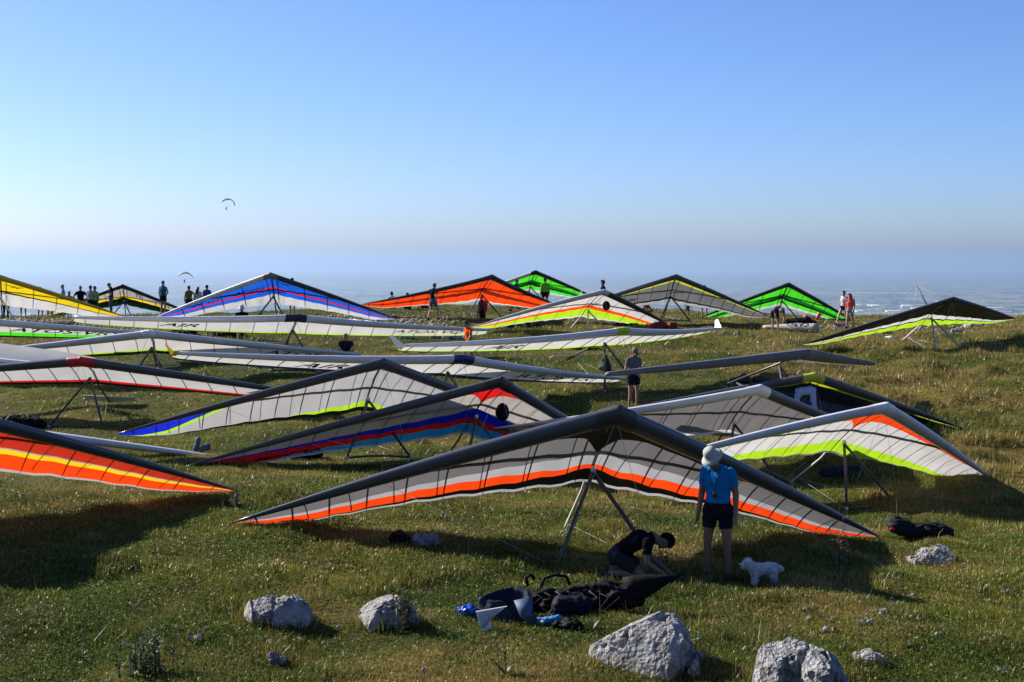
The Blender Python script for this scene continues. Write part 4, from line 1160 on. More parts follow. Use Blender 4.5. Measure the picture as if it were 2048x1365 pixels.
# ------------------------------------------------------------------ limestone rocks
LIME = bpy.data.materials.new('limestone'); LIME.use_nodes = True
n, l = LIME.node_tree.nodes, LIME.node_tree.links
p = n['Principled BSDF']; p.inputs['Roughness'].default_value = .92; p.inputs['Specular IOR Level'].default_value = .15
tc = n.new('ShaderNodeTexCoord')
na = n.new('ShaderNodeTexNoise'); na.inputs['Scale'].default_value = 7; na.inputs['Detail'].default_value = 10; na.inputs['Roughness'].default_value = .65; l.new(tc.outputs['Object'], na.inputs['Vector'])
cr = n.new('ShaderNodeValToRGB')
for i, (ps, c) in enumerate([(.3, (.085, .08, .075)), (.45, (.22, .215, .205)), (.57, (.33, .325, .315)), (.75, (.45, .44, .42))]):
    e = cr.color_ramp.elements[i] if i < 2 else cr.color_ramp.elements.new(ps); e.position = ps; e.color = (*c, 1)
l.new(na.outputs[0], cr.inputs[0]); l.new(cr.outputs[0], p.inputs['Base Color'])
vb = n.new('ShaderNodeTexVoronoi'); vb.inputs['Scale'].default_value = 22; l.new(tc.outputs['Object'], vb.inputs['Vector'])
nb = n.new('ShaderNodeTexNoise'); nb.inputs['Scale'].default_value = 45; nb.inputs['Detail'].default_value = 8; l.new(tc.outputs['Object'], nb.inputs['Vector'])
ad = n.new('ShaderNodeMath'); l.new(vb.outputs['Distance'], ad.inputs[0]); l.new(nb.outputs[0], ad.inputs[1])
bp = n.new('ShaderNodeBump'); bp.inputs['Strength'].default_value = .9; bp.inputs['Distance'].default_value = .025; l.new(ad.outputs[0], bp.inputs['Height']); l.new(bp.outputs[0], p.inputs['Normal'])

def rock(px, py, w_px, h_px, label, seed, sub=5, depth=.75, group=None, lumps=None):
    """Boulder whose visible foot stands at the photo point (px, py) on the ground."""
    d = ray_ground(px, py)
    b = at(px, d, py)
    w, h = w_px / F_PX * d, h_px / F_PX * d
    rs = np.random.default_rng(seed)
    big = sub > 5
    mb = MB()
    lumps = lumps or [(-.25, .7, .3), (.05, 1.0, .36), (.28, .75, .26)]
    for (lx, lh, lw) in lumps:
        for k in range(3 if big else 2):
            mb.ellipsoid((w * (lx + rs.normal(0, .05)), w * depth * rs.normal(0, .16), h * lh * .28), w * lw * (.75 + .3 * rs.random()), w * depth * (.3 + .15 * rs.random()), h * lh * (.62 + .1 * rs.random()), 10, 8)
    V, NV, Fc = remesh(mb, w / (95 if big else 34), 1)
    q = V / w * 2.4 + seed * 7.7
    rid = 1 - np.abs(fbm3(q * 1.6, seed, 3) - .5) * 4
    dsp = .07 * (fbm3(q * 1.1, seed + 2, 3) - .5) * 2 + .02 * rid + .055 * (fbm3(q * 4.5, seed + 5, 3) - .5) * 2 - .035 * smooth(.56, .62, fbm3(q * 5.5, seed + 9, 2))
    crack = np.abs(fbm3(q * 1.3 + 40, seed + 21, 2) - .5)
    dsp = dsp - .07 * np.exp(-(crack / .016) ** 2)
    V = V + NV * (dsp * min(w, h * 1.6))[:, None]
    for _ in range(16 if big else 8):        # flat broken faces
        nn_ = rs.normal(0, 1, 3) * [1, 1, .8]; nn_[2] = abs(nn_[2]); nn_ /= np.linalg.norm(nn_)
        pr = V @ nn_; lim = np.percentile(pr, 88 + 9 * rs.random()); ex = np.clip(pr - lim, 0, None)
        V = V - nn_ * (ex * (.8 + .2 * fbm3(q * 2.2, seed + 31, 2)))[:, None]
    V = V + NV * (.016 * min(w, h * 1.6) * (fbm3(q * 8, seed + 15, 3) - .5) * 2)[:, None]
    top = np.percentile(V[:, 2], 99.7)
    V[:, 2] *= h / top
    V[:, 0] *= w / max(np.ptp(V[:, 0]), 1e-6)
    X, Y = b[0], b[1] + w * depth * .38
    q_ = MB(); q_.add(V, Fc)
    o = q_.build('rock', LIME, smooth=False, loc=(X, Y, gz(X, Y) - .02))
    tag(o, label, 'rock', group or 'limestone rocks in the grass')
    return o

def ray_ground(px, py):
    """Distance along the view axis at which the ray through a photo pixel meets the ground."""
    dd = np.linspace(10, 95, 1700); P = np.array([at(px, t, py) for t in dd])
    hit = np.nonzero(P[:, 2] <= ground_mesh(P[:, 0], P[:, 1]))[0]
    return float(dd[hit[0]]) if len(hit) else 70.0

rock(1290, 1338, 238, 98, 'largest jagged boulder beside the black harness', 3, 6, lumps=[(-.36, .45, .16), (-.18, .66, .22), (.04, 1.0, .24), (.2, .92, .22), (.36, .6, .16), (.42, .3, .1)])
rock(1612, 1405, 222, 116, 'big pitted boulder at the bottom edge', 8, 6, .9, lumps=[(-.3, 1.0, .22), (-.08, .98, .24), (.14, .95, .22), (.3, .72, .18), (.4, .5, .12)])
rock(545, 1256, 148, 50, 'flat dark grey boulder, leftmost of the large rocks', 12, 6, lumps=[(-.32, .8, .18), (-.15, 1.0, .18), (.1, .85, .24), (.3, .88, .2)])
rock(783, 1262, 128, 60, 'rounded grey boulder left of the white board', 16, 6, lumps=[(-.32, .66, .18), (-.08, .92, .24), (.14, 1.0, .24), (.32, .8, .16)])
rock(1872, 1134, 96, 38, 'pale wedge shaped boulder near the right edge', 21, 6, lumps=[(-.34, .4, .16), (-.1, .66, .24), (.16, 1.0, .22), (.34, .7, .14)])
rock(1740, 1330, 66, 24, 'low pale rock touching the pitted boulder', 24, 5)
small = [(1617, 1228, 24, 14, 'small round stone below the white dog'), (1640, 1237, 16, 8, 'pebble beside the small round stone'), (1668, 1248, 24, 14, 'pointed stone above the mossy one'),
         (1660, 1268, 34, 13, 'mossy stone above the pitted boulder'), (1738, 1252, 34, 14, 'double pointed stone, middle of the scatter'), (1770, 1231, 38, 12, 'flat stone at the top of the scatter'),
         (1832, 1243, 34, 12, 'flat stone right of the scatter'), (2015, 1191, 26, 12, 'lone stone near the right frame edge, higher up'), (1990, 1278, 22, 9, 'thin stone near the right frame edge'),
         (2010, 1352, 30, 16, 'stone in the bottom right corner'), (1688, 1303, 24, 9, 'thin stone right of the pitted boulder top'), (555, 1330, 46, 30, 'small stone below the flat dark boulder'),
         (390, 1285, 40, 14, 'low stone beside the dark weeds'), (1818, 1298, 24, 10, 'thin stone left of the dry stem'), (1395, 1325, 40, 22, 'broken piece at the foot of the largest boulder')]
for i, (a, b, c_, d_, lb) in enumerate(small):
    rock(a, b, c_, d_, lb, 40 + i * 3, 4, .8, lumps=random.choice([[(-.2, .8, .3), (.15, 1, .3)], [(-.3, .6, .2), (0, 1, .25), (.3, .7, .2)], [(-.2, 1, .25), (.2, .6, .28)]]))
far = [(1765, 668, 26, 14, 'white stone left of the black glider legs'), (1735, 664, 16, 18, 'stacked pale stone beside the far white stone'), (1915, 666, 22, 12, 'white stone right of the black glider legs'),
       (1950, 654, 44, 10, 'long pale outcrop under the black glider wing tip'), (1680, 655, 30, 9, 'pale stones at the feet of the two women'), (812, 678, 28, 14, 'grey rock under the long white wing tip'),
       (905, 680, 40, 16, 'dark rock behind the walker in orange'), (872, 676, 24, 12, 'small grey rock left of the dark rock'), (1090, 680, 24, 10, 'grey stone below the white and lime glider'),
       (845, 705, 22, 9, 'pale stone left of the walker in orange'), (1450, 668, 16, 7, 'white pebble under the right winglet'), (1475, 671, 14, 7, 'yellowish pebble right of the winglet'), (1118, 690, 20, 9, 'stone under the silver wing')]
for i, (a, b, c_, d_, lb) in enumerate(far):
    rock(a, b, c_, d_, lb, 90 + i * 5, 4, .8)

# longer grass left standing round the boulders
X, Y, H_, C_ = [], [], [], []
for o in [q for q in col.objects if q.name.startswith('rock')]:
    w_, d_ = o.dimensions.x, o.dimensions.y
    if o.location.y > 24: continue
    n_ = int(60 + 420 * w_)
    a = rng.random(n_) * 6.283; rr = .48 + .16 * rng.random(n_)
    X.append(o.location.x + np.cos(a) * w_ * rr); Y.append(o.location.y + np.sin(a) * d_ * rr); H_.append((.05 + .16 * rng.random(n_) ** 2) * min(1, .4 + w_))
    k = rng.random(n_)[:, None]; C_.append((np.array(srgb(86, 98, 30)) * (1 - k) + STRAW * k) * (.5 + .7 * rng.random(n_))[:, None])
X, Y, H_, C_ = map(np.concatenate, (X, Y, H_, C_))
v, f, lt, cc = blades(X, Y, H_, np.full(len(X), .008), C_, 2, lean=.4)
me = fast_mesh('rock_side_grass', v, f, lt, cc); me.materials.append(GRASSM)
o = bpy.data.objects.new('rock_side_grass', me); col.objects.link(o); tag(o, 'longer grass growing round the foot of the boulders', 'grass', kind='stuff')
# ------------------------------------------------------------------ gear on the grass
def gp(px, py, lift=0.0):
    d = ray_ground(px, py); b = at(px, d, py); return np.array([b[0], b[1], gz(b[0], b[1]) + lift])

def lumpy(name, mb, m, parent, seed, amp=.03, freq=7, voxel=.02, it=2, loc=None):
    V, NV, Fc = remesh(mb, voxel, it)
    fq = V * freq; f = (.5 - np.abs(fbm3(fq * np.array([.8, 1.2, 2.6]) + 3, seed + 7, 3) - .5) * 4) * amp * .9 + (fbm3(fq, seed, 3) - .5) * 2 * amp + (.5 - np.abs(fbm3(V * freq * 1.7 + 9, seed + 4, 2) - .5) * 2) * amp * .8
    V = V + NV * f[:, None]
    q = MB(); q.add(V, Fc); return q.build(name, m, parent, loc=loc)

BLKF = mat('black_nylon', (.006, .006, .007), .75, .12, noise=.3, nscale=9, bump=.4, bscale=22)
NAVF = mat('navy_nylon', (.012, .02, .04), .7, .15, noise=.3, nscale=9, bump=.4, bscale=22)
GRYF = mat('grey_nylon', (.04, .04, .045), .7, .15, noise=.3, nscale=9, bump=.4, bscale=22)
WHTP = mat('white_board', (.62, .62, .64), .5, .3, noise=.06, nscale=4)
BLUEP = mat('blue_plastic', (.01, .10, .55), .25, .6, trans=.3, noise=.3, nscale=30)
SKYF = mat('sky_blue_cloth', (.05, .22, .48), .7, .2, noise=.25, nscale=20, bump=.4, bscale=40)

# long pod harness lying on its side with pointed tail fairing
b0 = gp(1130, 1225)
root = empty('pod_harness', b0); tag(root, 'black pod harness with pointed tail lying behind the largest boulder', 'harness')
mb = MB()
for a, b, r0, r1 in (((-.52, .1, .11), (-.1, .1, .11), .12, .12), ((-.1, .1, .11), (.42, .12, .15), .12, .17), ((.42, .12, .15), (.78, .12, .2), .17, .17), ((-.2, -.05, .07), (.3, -.08, .08), .1, .1)):
    mb.capsule(a, b, r0, r1, 14, 4)
lumpy('pod', mb, BLKF, root, 3, .045, 6, .018)
for k in range(9):
    x0_ = -.5 + .13 * k; a_ = random.uniform(-.25, .25)
    MB().path([(x0_, .0 + a_ * .2, .22 + .05 * random.random()), (x0_ + .1, -.12, .2), (x0_ + .05 + a_, -.26, .05), (x0_ + .16 + a_, -.36, .02)], .008, 5, flat=2.0).build('strap', GRYF if k % 3 == 0 else BLKF, root)
mb = MB(); mb.path([(.72, .12, .22), (.85, .11, .25), (1.02, .1, .31), (1.2, .08, .37), (1.36, .06, .42)], [.17, .165, .12, .06, .008], 16, flat=.8); mb.build('tail_fairing', BLKF, root)
mb = MB(); mb.path([(-.28, .1, .28), (-.24, .1, .38), (-.12, .1, .42), (.02, .1, .4), (.06, .1, .3)], .02, 8); mb.build('strap', BLKF, root)
mb = MB(); mb.path([(-.44, .06, .3), (-.46, .06, .4), (-.4, .06, .43), (-.36, .06, .38)], .022, 8); mb.build('buckle', BLKF, root)
mb = MB(); mb.capsule((-.05, -.24, .12), (.2, -.26, .14), .11, .1, 12, 4); lumpy('folded_leg_cover', mb, mat('indigo_nylon', (.008, .008, .02), .7, .12, noise=.3, nscale=9, bump=.4, bscale=22), root, 8, .03, 9, .02)
# open navy bag
b0 = gp(1010, 1240)
root = empty('gear_bag', b0); tag(root, 'open dark blue gear bag behind the white board', 'bag')
mb = MB()
rim = [(-.38, .10, .24), (-.12, .22, .30), (.12, .27, .40), (.36, .08, .30), (.16, -.12, .19), (-.2, -.14, .30)]
low = [(-.40, .06, .0), (-.1, .3, .0), (.2, .32, .0), (.42, .05, .0), (.28, -.22, .0), (-.2, -.2, .0)]
ins = [(p_[0] * .9, p_[1] * .9 + .01, p_[2] - .03) for p_ in rim]; bot = [(p_[0] * .7, p_[1] * .7, .05) for p_ in rim]
n6 = 6
mb.add(low + rim + ins + bot, [(i, (i + 1) % 6, 6 + (i + 1) % 6, 6 + i) for i in range(6)] + [(6 + i, 6 + (i + 1) % 6, 12 + (i + 1) % 6, 12 + i) for i in range(6)] + [(12 + i, 12 + (i + 1) % 6, 18 + (i + 1) % 6, 18 + i) for i in range(6)] + [tuple(range(18, 24))])
o = mb.build('bag_wall', NAVF, root); sm = o.modifiers.new('s', 'SUBSURF'); sm.levels = sm.render_levels = 3
tx = bpy.data.textures.new('folds', 'CLOUDS'); tx.noise_scale = .12; dm = o.modifiers.new('d', 'DISPLACE'); dm.texture = tx; dm.strength = .09; dm.mid_level = .5
mb = MB(); mb.add([(.1, -.16, .26), (.32, -.12, .30), (.30, -.3, .03), (.18, -.28, .1)], [(0, 1, 2, 3)]); o = mb.build('flap', mat('slate_blue', (.05, .085, .16), .6, .3), root); sm = o.modifiers.new('t', 'SOLIDIFY'); sm.thickness = .012
# white ribbed board (tip fairing) leaning on the bag
b0 = gp(978, 1262)
root = empty('ribbed_board', b0); tag(root, 'white ribbed triangular board propped on the open bag', 'board')
A_, B_, C_, D_, E_ = (-.15, .02, .21), (.20, .10, .25), (.02, .06, .12), (.03, -.02, .0), (-.08, -.05, .0)
mb = MB(); pts = [A_, B_, C_, D_, E_]; back = [(x_, y_ + .02, z_) for x_, y_, z_ in pts]
mb.add(pts + back, [(0, 1, 2, 3, 4), (9, 8, 7, 6, 5)] + [(i, i + 5, (i + 1) % 5 + 5, (i + 1) % 5) for i in range(5)]); mb.build('panel', WHTP, root, smooth=False)
for i in range(8):
    t = .1 + .1 * i; p0 = np.array(A_) * (1 - t) + np.array(B_) * t; p1 = np.array(E_) * (1 - t * .9) + np.array(C_) * t * .9
    MB().tube(p0 + [0, -.004, 0], p1 + [0, -.004, 0], .0035, n=5).build('rib', mat('board_rib', (.4, .4, .42), .6), root)
# crumpled plastic bag, small clothes
b0 = gp(935, 1232); mb = MB(); mb.ellipsoid((0, 0, .05), .1, .08, .06); mb.ellipsoid((-.07, .02, .04), .06, .05, .05); o = lumpy('plastic_bag', mb, BLUEP, None, 6, .035, 14, .012, 1, loc=b0)
tag(o, 'crumpled bright blue plastic bag beside the open gear bag', 'plastic bag')
b0 = gp(1098, 1254); mb = MB(); mb.capsule((-.1, 0, .05), (.1, .04, .07), .04, .045); o = lumpy('rolled_shirt', mb, SKYF, None, 9, .02, 12, .014, 1, loc=b0); tag(o, 'rolled sky blue cloth in front of the black harness', 'cloth')
b0 = gp(1062, 1252); mb = MB(); mb.ellipsoid((0, 0, .06), .05, .05, .06); mb.ellipsoid((.06, .02, .04), .045, .04, .045); o = lumpy('shoe_bag', mb, GRYF, None, 12, .02, 14, .014, 1, loc=b0); tag(o, 'small grey bundle left of the sky blue cloth', 'bundle')
b0 = gp(1140, 1262); mb = MB(); mb.ellipsoid((0, 0, .05), .13, .09, .07); mb.ellipsoid((-.1, .03, .04), .08, .06, .05); o = lumpy('black_jacket', mb, BLKF, None, 15, .04, 11, .016, 1, loc=b0); tag(o, 'crumpled black jacket right of the sky blue cloth', 'jacket')
b0 = gp(850, 1092); mb = MB(); mb.ellipsoid((0, 0, .05), .12, .09, .06); mb.ellipsoid((.1, .02, .06), .06, .05, .08); mb.ellipsoid((-.09, .0, .06), .05, .05, .06); o = lumpy('crumpled_bag', mb, mat('pale_bag', (.22, .22, .26), .6, .3, noise=.4, nscale=14), None, 18, .05, 12, .014, 0, loc=b0); tag(o, 'crumpled pale bag in the shadow left of the front glider frame', 'bag')
b0 = gp(800, 1086); mb = MB(); mb.ellipsoid((0, 0, .05), .14, .1, .07); o = lumpy('black_bundle', mb, BLKF, None, 19, .04, 10, .018, 1, loc=b0); tag(o, 'low black bundle beside the crumpled pale bag', 'bundle')
# black harness by the right hand glider
b0 = gp(1835, 1078)
root = empty('pack_harness', b0); tag(root, 'black harness pack with red badge below the white and orange glider', 'harness')
mb = MB(); mb.capsule((-.34, .05, .22), (-.1, .02, .12), .13, .12); mb.capsule((-.1, .02, .12), (.25, .05, .12), .13, .13); mb.capsule((.2, 0, .12), (.46, -.05, .11), .14, .11)
lumpy('pack', mb, mat('dark_grey_nylon', (.014, .014, .016), .7, .15, noise=.3, nscale=8, bump=.4, bscale=18), root, 21, .035, 6, .022)
mb = MB(); mb.ellipsoid((-.44, -.09, .17), .045, .02, .025); mb.build('badge', mat('badge_red', (.6, .02, .03), .5), root)
mb = MB(); mb.path([(-.05, -.1, .2), (.05, -.17, .26), (.2, -.18, .24), (.33, -.16, .18)], .018, 8); mb.build('strap', BLKF, root)
b0 = gp(1680, 955); mb = MB(); mb.capsule((-.35, 0, .1), (.4, .1, .12), .13, .12); o = lumpy('harness_bag', mb, NAVF, None, 22, .035, 5, .025, 2, loc=b0); tag(o, 'dark blue harness bag under the white and orange glider', 'bag')
# bag at the left edge, blue cloth
b0 = gp(45, 858)
root = empty('duffel_bag', b0); tag(root, 'black and blue duffel bag on the grass at the left edge', 'bag')
mb = MB(); mb.capsule((-.45, .05, .2), (0, .05, .18), .16, .18); mb.capsule((0, .05, .18), (.4, .0, .16), .19, .16); mb.capsule((.3, .1, .1), (.5, .1, .1), .12, .1)
lumpy('bag', mb, BLKF, root, 25, .04, 5, .026)
mb = MB(); mb.ellipsoid((-.28, -.14, .14), .15, .08, .09); lumpy('side_pocket', mb, mat('royal_blue', (.02, .07, .3), .5, .3), root, 26, .02, 9, .018, 1)
b0 = gp(112, 890); mb = MB(); mb.ellipsoid((0, 0, .1), .32, .25, .14); o = lumpy('blue_cover', mb, mat('cobalt_cloth', (.01, .05, .42), .6, .2, noise=.3, nscale=12), None, 27, .05, 7, .025, 1, loc=b0); tag(o, 'cobalt blue cloth heap behind the deep orange glider', 'cloth')
b0 = gp(395, 905); mb = MB(); mb.capsule((-.05, 0, .05), (.02, 0, .28), .05, .06); mb.capsule((.1, 0, .05), (.22, 0, .12), .06, .08); o = lumpy('shoes_pile', mb, mat('teal_cloth', (.02, .07, .12), .6, .3), None, 28, .02, 9, .02, 1, loc=b0); tag(o, 'teal gear heap left of the striped glider tip', 'gear')
b0 = gp(600, 915); mb = MB(); mb.capsule((-.4, 0, .1), (.4, 0, .1), .13, .12); o = lumpy('dark_bag', mb, BLKF, None, 29, .04, 5, .025, 1, loc=b0); tag(o, 'long black bag under the red and blue striped glider', 'bag')
b0 = gp(640, 745); mb = MB(); mb.ellipsoid((0, 0, .12), .25, .16, .15); o = lumpy('orange_pack', mb, mat('amber_cloth', (.55, .25, .02), .6, .2, noise=.5, nscale=9), None, 30, .04, 6, .025, 1, loc=b0); tag(o, 'orange and yellow pack in the shade under the long wing', 'pack')
b0 = gp(530, 738); mb = MB(); mb.ellipsoid((0, 0, .08), .28, .14, .09); o = lumpy('blue_pack', mb, mat('blue_pack', (.02, .08, .25), .6, .2), None, 31, .03, 6, .025, 1, loc=b0); tag(o, 'blue pack lying under the left half of the long wing', 'pack')
b0 = gp(1210, 742); mb = MB(); mb.capsule((0, 0, .12), (0, 0, .45), .24, .08); o = lumpy('green_bag', mb, mat('dark_green', (.012, .03, .012), .7, .2), None, 32, .03, 6, .025, 1, loc=b0); tag(o, 'dark green bag standing at the foot of the silver wing', 'bag')
# long rolled glider bag with lettering on the ridge
b0 = gp(1582, 664)
root = empty('glider_bag', b0); tag(root, 'long pale rolled glider bag with dark lettering on the ridge', 'bag')
pa, pb = np.array([-1.12, .75, .18]), np.array([1.05, -.75, .2])
mb = MB(); ts = np.linspace(0, 1, 14); pts = [pa * (1 - t) + pb * t for t in ts]; mb.path(pts, [.06 + .15 * min(t * 1.6, 1) + .012 * math.sin(t * 23) for t in ts], 14)
mb.build('bag', mat('pale_canvas', (.42, .40, .37), .8, .2, noise=.2, nscale=4, bump=.5, bscale=8), root)
v2, f2 = text2d('ICARO', .2, .02)
ax = (pb - pa) / np.linalg.norm(pb - pa); up_ = np.array([0, 0, 1.]); sdv = np.cross(ax, up_)
vs = []
for x_, y_ in v2:
    # reads from the far side, upside down towards the camera
    c_ = pa + (pb - pa) * (.9 - x_ * .105); a_ = 1.25 - y_ * .9
    vs.append(c_ + (sdv * math.cos(a_) + up_ * math.sin(a_)) * (.225 if x_ > -9 else 0))
MB().add(vs, f2).build('lettering', BLACK, root, smooth=False)
b0 = gp(1605, 653); mb = MB(); mb.capsule((-.6, .5, .15), (.3, .3, .22), .17, .2); mb.capsule((.3, .3, .22), (.6, .2, .14), .16, .12); o = lumpy('black_pack', mb, BLKF, None, 34, .04, 4, .03, 1, loc=b0); tag(o, 'black pack behind the long pale rolled bag', 'pack')
for i, (a, lb) in enumerate(((1612, 'red helmet lying on the black pack'), (1634, 'red and grey boot beside the red helmet'))):
    b0 = gp(a, 650); b0[2] += .32; mb = MB(); mb.ellipsoid((0, 0, .06), .14, .14, .12) if i == 0 else mb.capsule((0, 0, 0), (.1, 0, .18), .07, .1)
    o = lumpy('helmet' if i == 0 else 'boot', mb, mat('coral_shell', (.7, .04, .06), .35, .5), None, 35 + i, .01, 6, .025, 1, loc=b0); tag(o, lb, 'helmet' if i == 0 else 'boot')
# things hanging from gliders
def hang(name, w, p, rx, ry, rz, m, label, cat, seed):
    mb = MB(); mb.ellipsoid((0, 0, 0), rx, ry, rz); loc = w.o + w.R @ np.array(p)
    o = lumpy(name, mb, m, None, seed, .012, 9, .02, 1, loc=loc); tag(o, label, cat); return o
hang('helmet_pod', w11, (.42, 1.0, -.16), .15, .15, .2, BLKF, 'black helmet pod hanging under the red and blue striped glider', 'helmet', 41)
w6 = Wing('G6', False)
hang('helmet_pod', w6, (.62, .9, -.16), .17, .15, .22, BLKF, 'black helmet pod hanging under the white and lime glider', 'helmet', 42)
w4 = Wing('G4', False); pk = w4.o + w4.R @ np.array([0, 1.4, -.1])
root = empty('hanging_harness', pk); tag(root, 'red and black harness hanging from the orange glider', 'harness')
mb = MB(); mb.capsule((.0, -.05, -.45), (0, -.05, -.85), .2, .17); mb.capsule((0, -.05, -.85), (.02, -.05, -1.3), .17, .14); lumpy('pod', mb, BLKF, root, 43, .03, 5, .03, 1)
mb = MB(); mb.capsule((.14, -.16, -.42), (.14, -.16, -.72), .13, .11); lumpy('red_cover', mb, mat('harness_red', (.55, .015, .02), .6, .2), root, 44, .02, 5, .025, 1)
MB().tube((0, 0, 0), (0, -.05, -.45), .02).build('strap', BLKF, root)
# pale blue shirt over the base of the black and yellow green glider
w14 = Wing('G14', False); pk = at(1612, 36.1, 779)
mb = MB(); mb.capsule((-.18, 0, -.05), (.14, 0, -.02), .1, .1); mb.capsule((-.2, 0, -.08), (-.24, -.02, -.42), .075, .06); mb.capsule((.16, 0, -.06), (.22, -.02, -.5), .08, .065)
o = lumpy('hung_shirt', mb, mat('pale_blue_shirt', (.33, .43, .62), .8, .15, noise=.2, nscale=9), None, 45, .025, 7, .022, 1, loc=pk); tag(o, 'pale blue shirt hung under the black and yellow green glider', 'shirt')
# gear heap under the long white wing, flat sheet, loose paper
for i, (a, b_, lb, c_) in enumerate(((365, 668, 'black and white gear heap under the long white wing', BLKF), (460, 672, 'scattered black straps right of the gear heap', BLKF), (1245, 652, 'dark packs behind the white and lime glider', BLKF), (1325, 655, 'red and black pack near the white and lime wing tip', mat('maroon', (.2, .02, .02), .7)), (1060, 656, 'black pack in the shade of the white and lime glider', BLKF), (1495, 765, 'grey folded cover under the cloth wrapped wing', GRYF))):
    b0 = gp(a, b_); mb = MB()
    for k in range(5): mb.ellipsoid((random.uniform(-.5, .5), random.uniform(-.2, .2), .08), random.uniform(.18, .35), .2, random.uniform(.08, .2))
    o = lumpy('gear_pile', mb, c_, None, 50 + i, .05, 5, .04, 1, loc=b0); tag(o, lb, 'gear')
b0 = gp(690, 643); mb = MB(); n_ = 14; vs, fs = [], []
for i in range(n_):
    for j in range(6):
        x_, y_ = (i / (n_ - 1) - .5) * 3.4, (j / 5 - .5) * 1.6 * (1 - .5 * abs(i / (n_ - 1) - .3)); vs.append((x_, y_, gz(b0[0] + x_, b0[1] + y_) - b0[2] + .06 + .05 * math.sin(i * 2.1 + j)))
for i in range(n_ - 1):
    for j in range(5): fs.append((i * 6 + j, (i + 1) * 6 + j, (i + 1) * 6 + j + 1, i * 6 + j + 1))
o = mb.add(vs, fs).build('white_sheet', mat('white_sheet', (.72, .72, .72), .8, .2, trans=.2), None, loc=b0); tag(o, 'white cover spread on the stones under the blue glider', 'sheet')
b0 = gp(1780, 680); mb = MB(); mb.add([(-.2, .1, .12), (.12, .15, .16), (.16, -.1, .02), (-.02, -.1, .05)], [(0, 1, 2, 3)]); o = mb.build('paper_sheet', mat('white_sheet', (.72, .72, .72)), None, loc=b0); sm = o.modifiers.new('t', 'SOLIDIFY'); sm.thickness = .006; tag(o, 'white folded card on the grass left of the black glider', 'card')
b0 = gp(1165, 697); mb = MB(); mb.box((0, 0, .12), 1.3, .5, .05, .35); o = mb.build('white_board', mat('white_panel', (.75, .75, .75), .4), None, smooth=False, loc=b0); tag(o, 'white flat board lying under the silver wing', 'board')

# white wing seen from above, rising at the left edge
GLIDER['R9'] = [-18.6, 40.2, 1.38, .10, .28, .13, 6.5, .12, -.05, -.3]
w9 = Wing('R9', True, 1.75); root = empty('rigid_wing_glider', w9.base)
tag(root, 'white wing with its top side to the camera, above the red nose sleeve', 'hang glider', 'rigid wing gliders parked on the meadow')
for s_ in (-1, 1):
    sail_panels(w9, root, [], ['WW'], s_, 14); le_tube(w9, root, s_, 'white', .09)
frame_parts(w9, root, 'dark', 2.4, 'dark', False, frame=False, wires=False)

# ------------------------------------------------------------------ weeds and flowers
def weed(px, py, n_leaf, ln, label, seed, colr, stems=0, sh=.35, width=.022, d=None):
    rs = np.random.default_rng(seed); b0 = gp(px, py)
    root = empty('weed_plant', b0); tag(root, label, 'plant', 'weeds in the foreground grass')
    LM_ = mat('leaf_%d_%d' % (int(colr[0] * 999), int(colr[1] * 999)), colr, .5, .3, trans=.3, noise=.35, nscale=12)
    for i in range(n_leaf):
        a = rs.random() * 6.283; L = ln * (.6 + .6 * rs.random()); el = .35 + .8 * rs.random()
        pts = [np.array([0, 0, .01])]
        for t in (.35, .7, 1.0):
            pts.append(np.array([math.cos(a) * L * t * math.cos(el), math.sin(a) * L * t * math.cos(el), L * t * math.sin(el) * (1.25 - .55 * t)]))
        sd_ = np.array([-math.sin(a), math.cos(a), 0.]); wv = [.3, 1, .8, .05]
        vs = [];
        for p_, w_ in zip(pts, wv): vs += [p_ + sd_ * width * w_, p_ - sd_ * width * w_]
        MB().add(vs, [(2 * k, 2 * k + 1, 2 * k + 3, 2 * k + 2) for k in range(3)]).build('leaf', LM_, root)
    for i in range(stems):
        a = rs.random() * 6.283; t_ = rs.random() * .35; L = sh * (.6 + .6 * rs.random())
        pts = [np.array([rs.normal(0, .05 + .004 * stems), rs.normal(0, .04 + .002 * stems), 0])]
        for k in (.4, .75, 1): pts.append(pts[0] + np.array([math.cos(a) * L * math.sin(t_) * k * k, math.sin(a) * L * math.sin(t_) * k * k, L * k]))
        st = MB().path(pts, [.005, .004, .003, .002], 5).build('stem', mat('weed_stem', (.05, .05, .02), .7, .2), root)
        vs, fs = [], []
        for k in range(26):
            t = rs.random() ** .7; c_ = pts[0] + (pts[-1] - pts[0]) * t; b_ = rs.normal(0, 1, 3); b_ /= np.linalg.norm(b_); b_[2] = abs(b_[2]) * .6; s2 = np.cross(b_, (0, 0, 1)); s2 /= np.linalg.norm(s2) + 1e-6
            l_ = .035 + .05 * rs.random(); m_ = len(vs); vs += [c_, c_ + b_ * l_ * .5 + s2 * l_ * .2, c_ + b_ * l_, c_ + b_ * l_ * .5 - s2 * l_ * .2]; fs.append((m_, m_ + 1, m_ + 2, m_ + 3))
        MB().add(vs, fs).build('stem_leaves', LM_, st, smooth=False)
weed(290, 1350, 10, .2, 'dark bushy weed in the lower left foreground', 1, (.05, .075, .02), stems=26, sh=.42)
weed(1185, 1262, 12, .2, 'pale green rosette of long leaves left of the largest boulder', 2, (.13, .17, .05), width=.016)
weed(1010, 1352, 12, .24, 'brown green thistle rosette at the bottom centre', 3, (.06, .065, .02), stems=2, sh=.35, width=.018)
weed(820, 1262, 8, .16, 'dark grassy weed against the rounded grey boulder', 4, (.05, .06, .02), stems=14, sh=.42)
weed(1275, 1190, 6, .1, 'small green sprig in front of the harness tail', 5, (.09, .13, .03), stems=3, sh=.22)
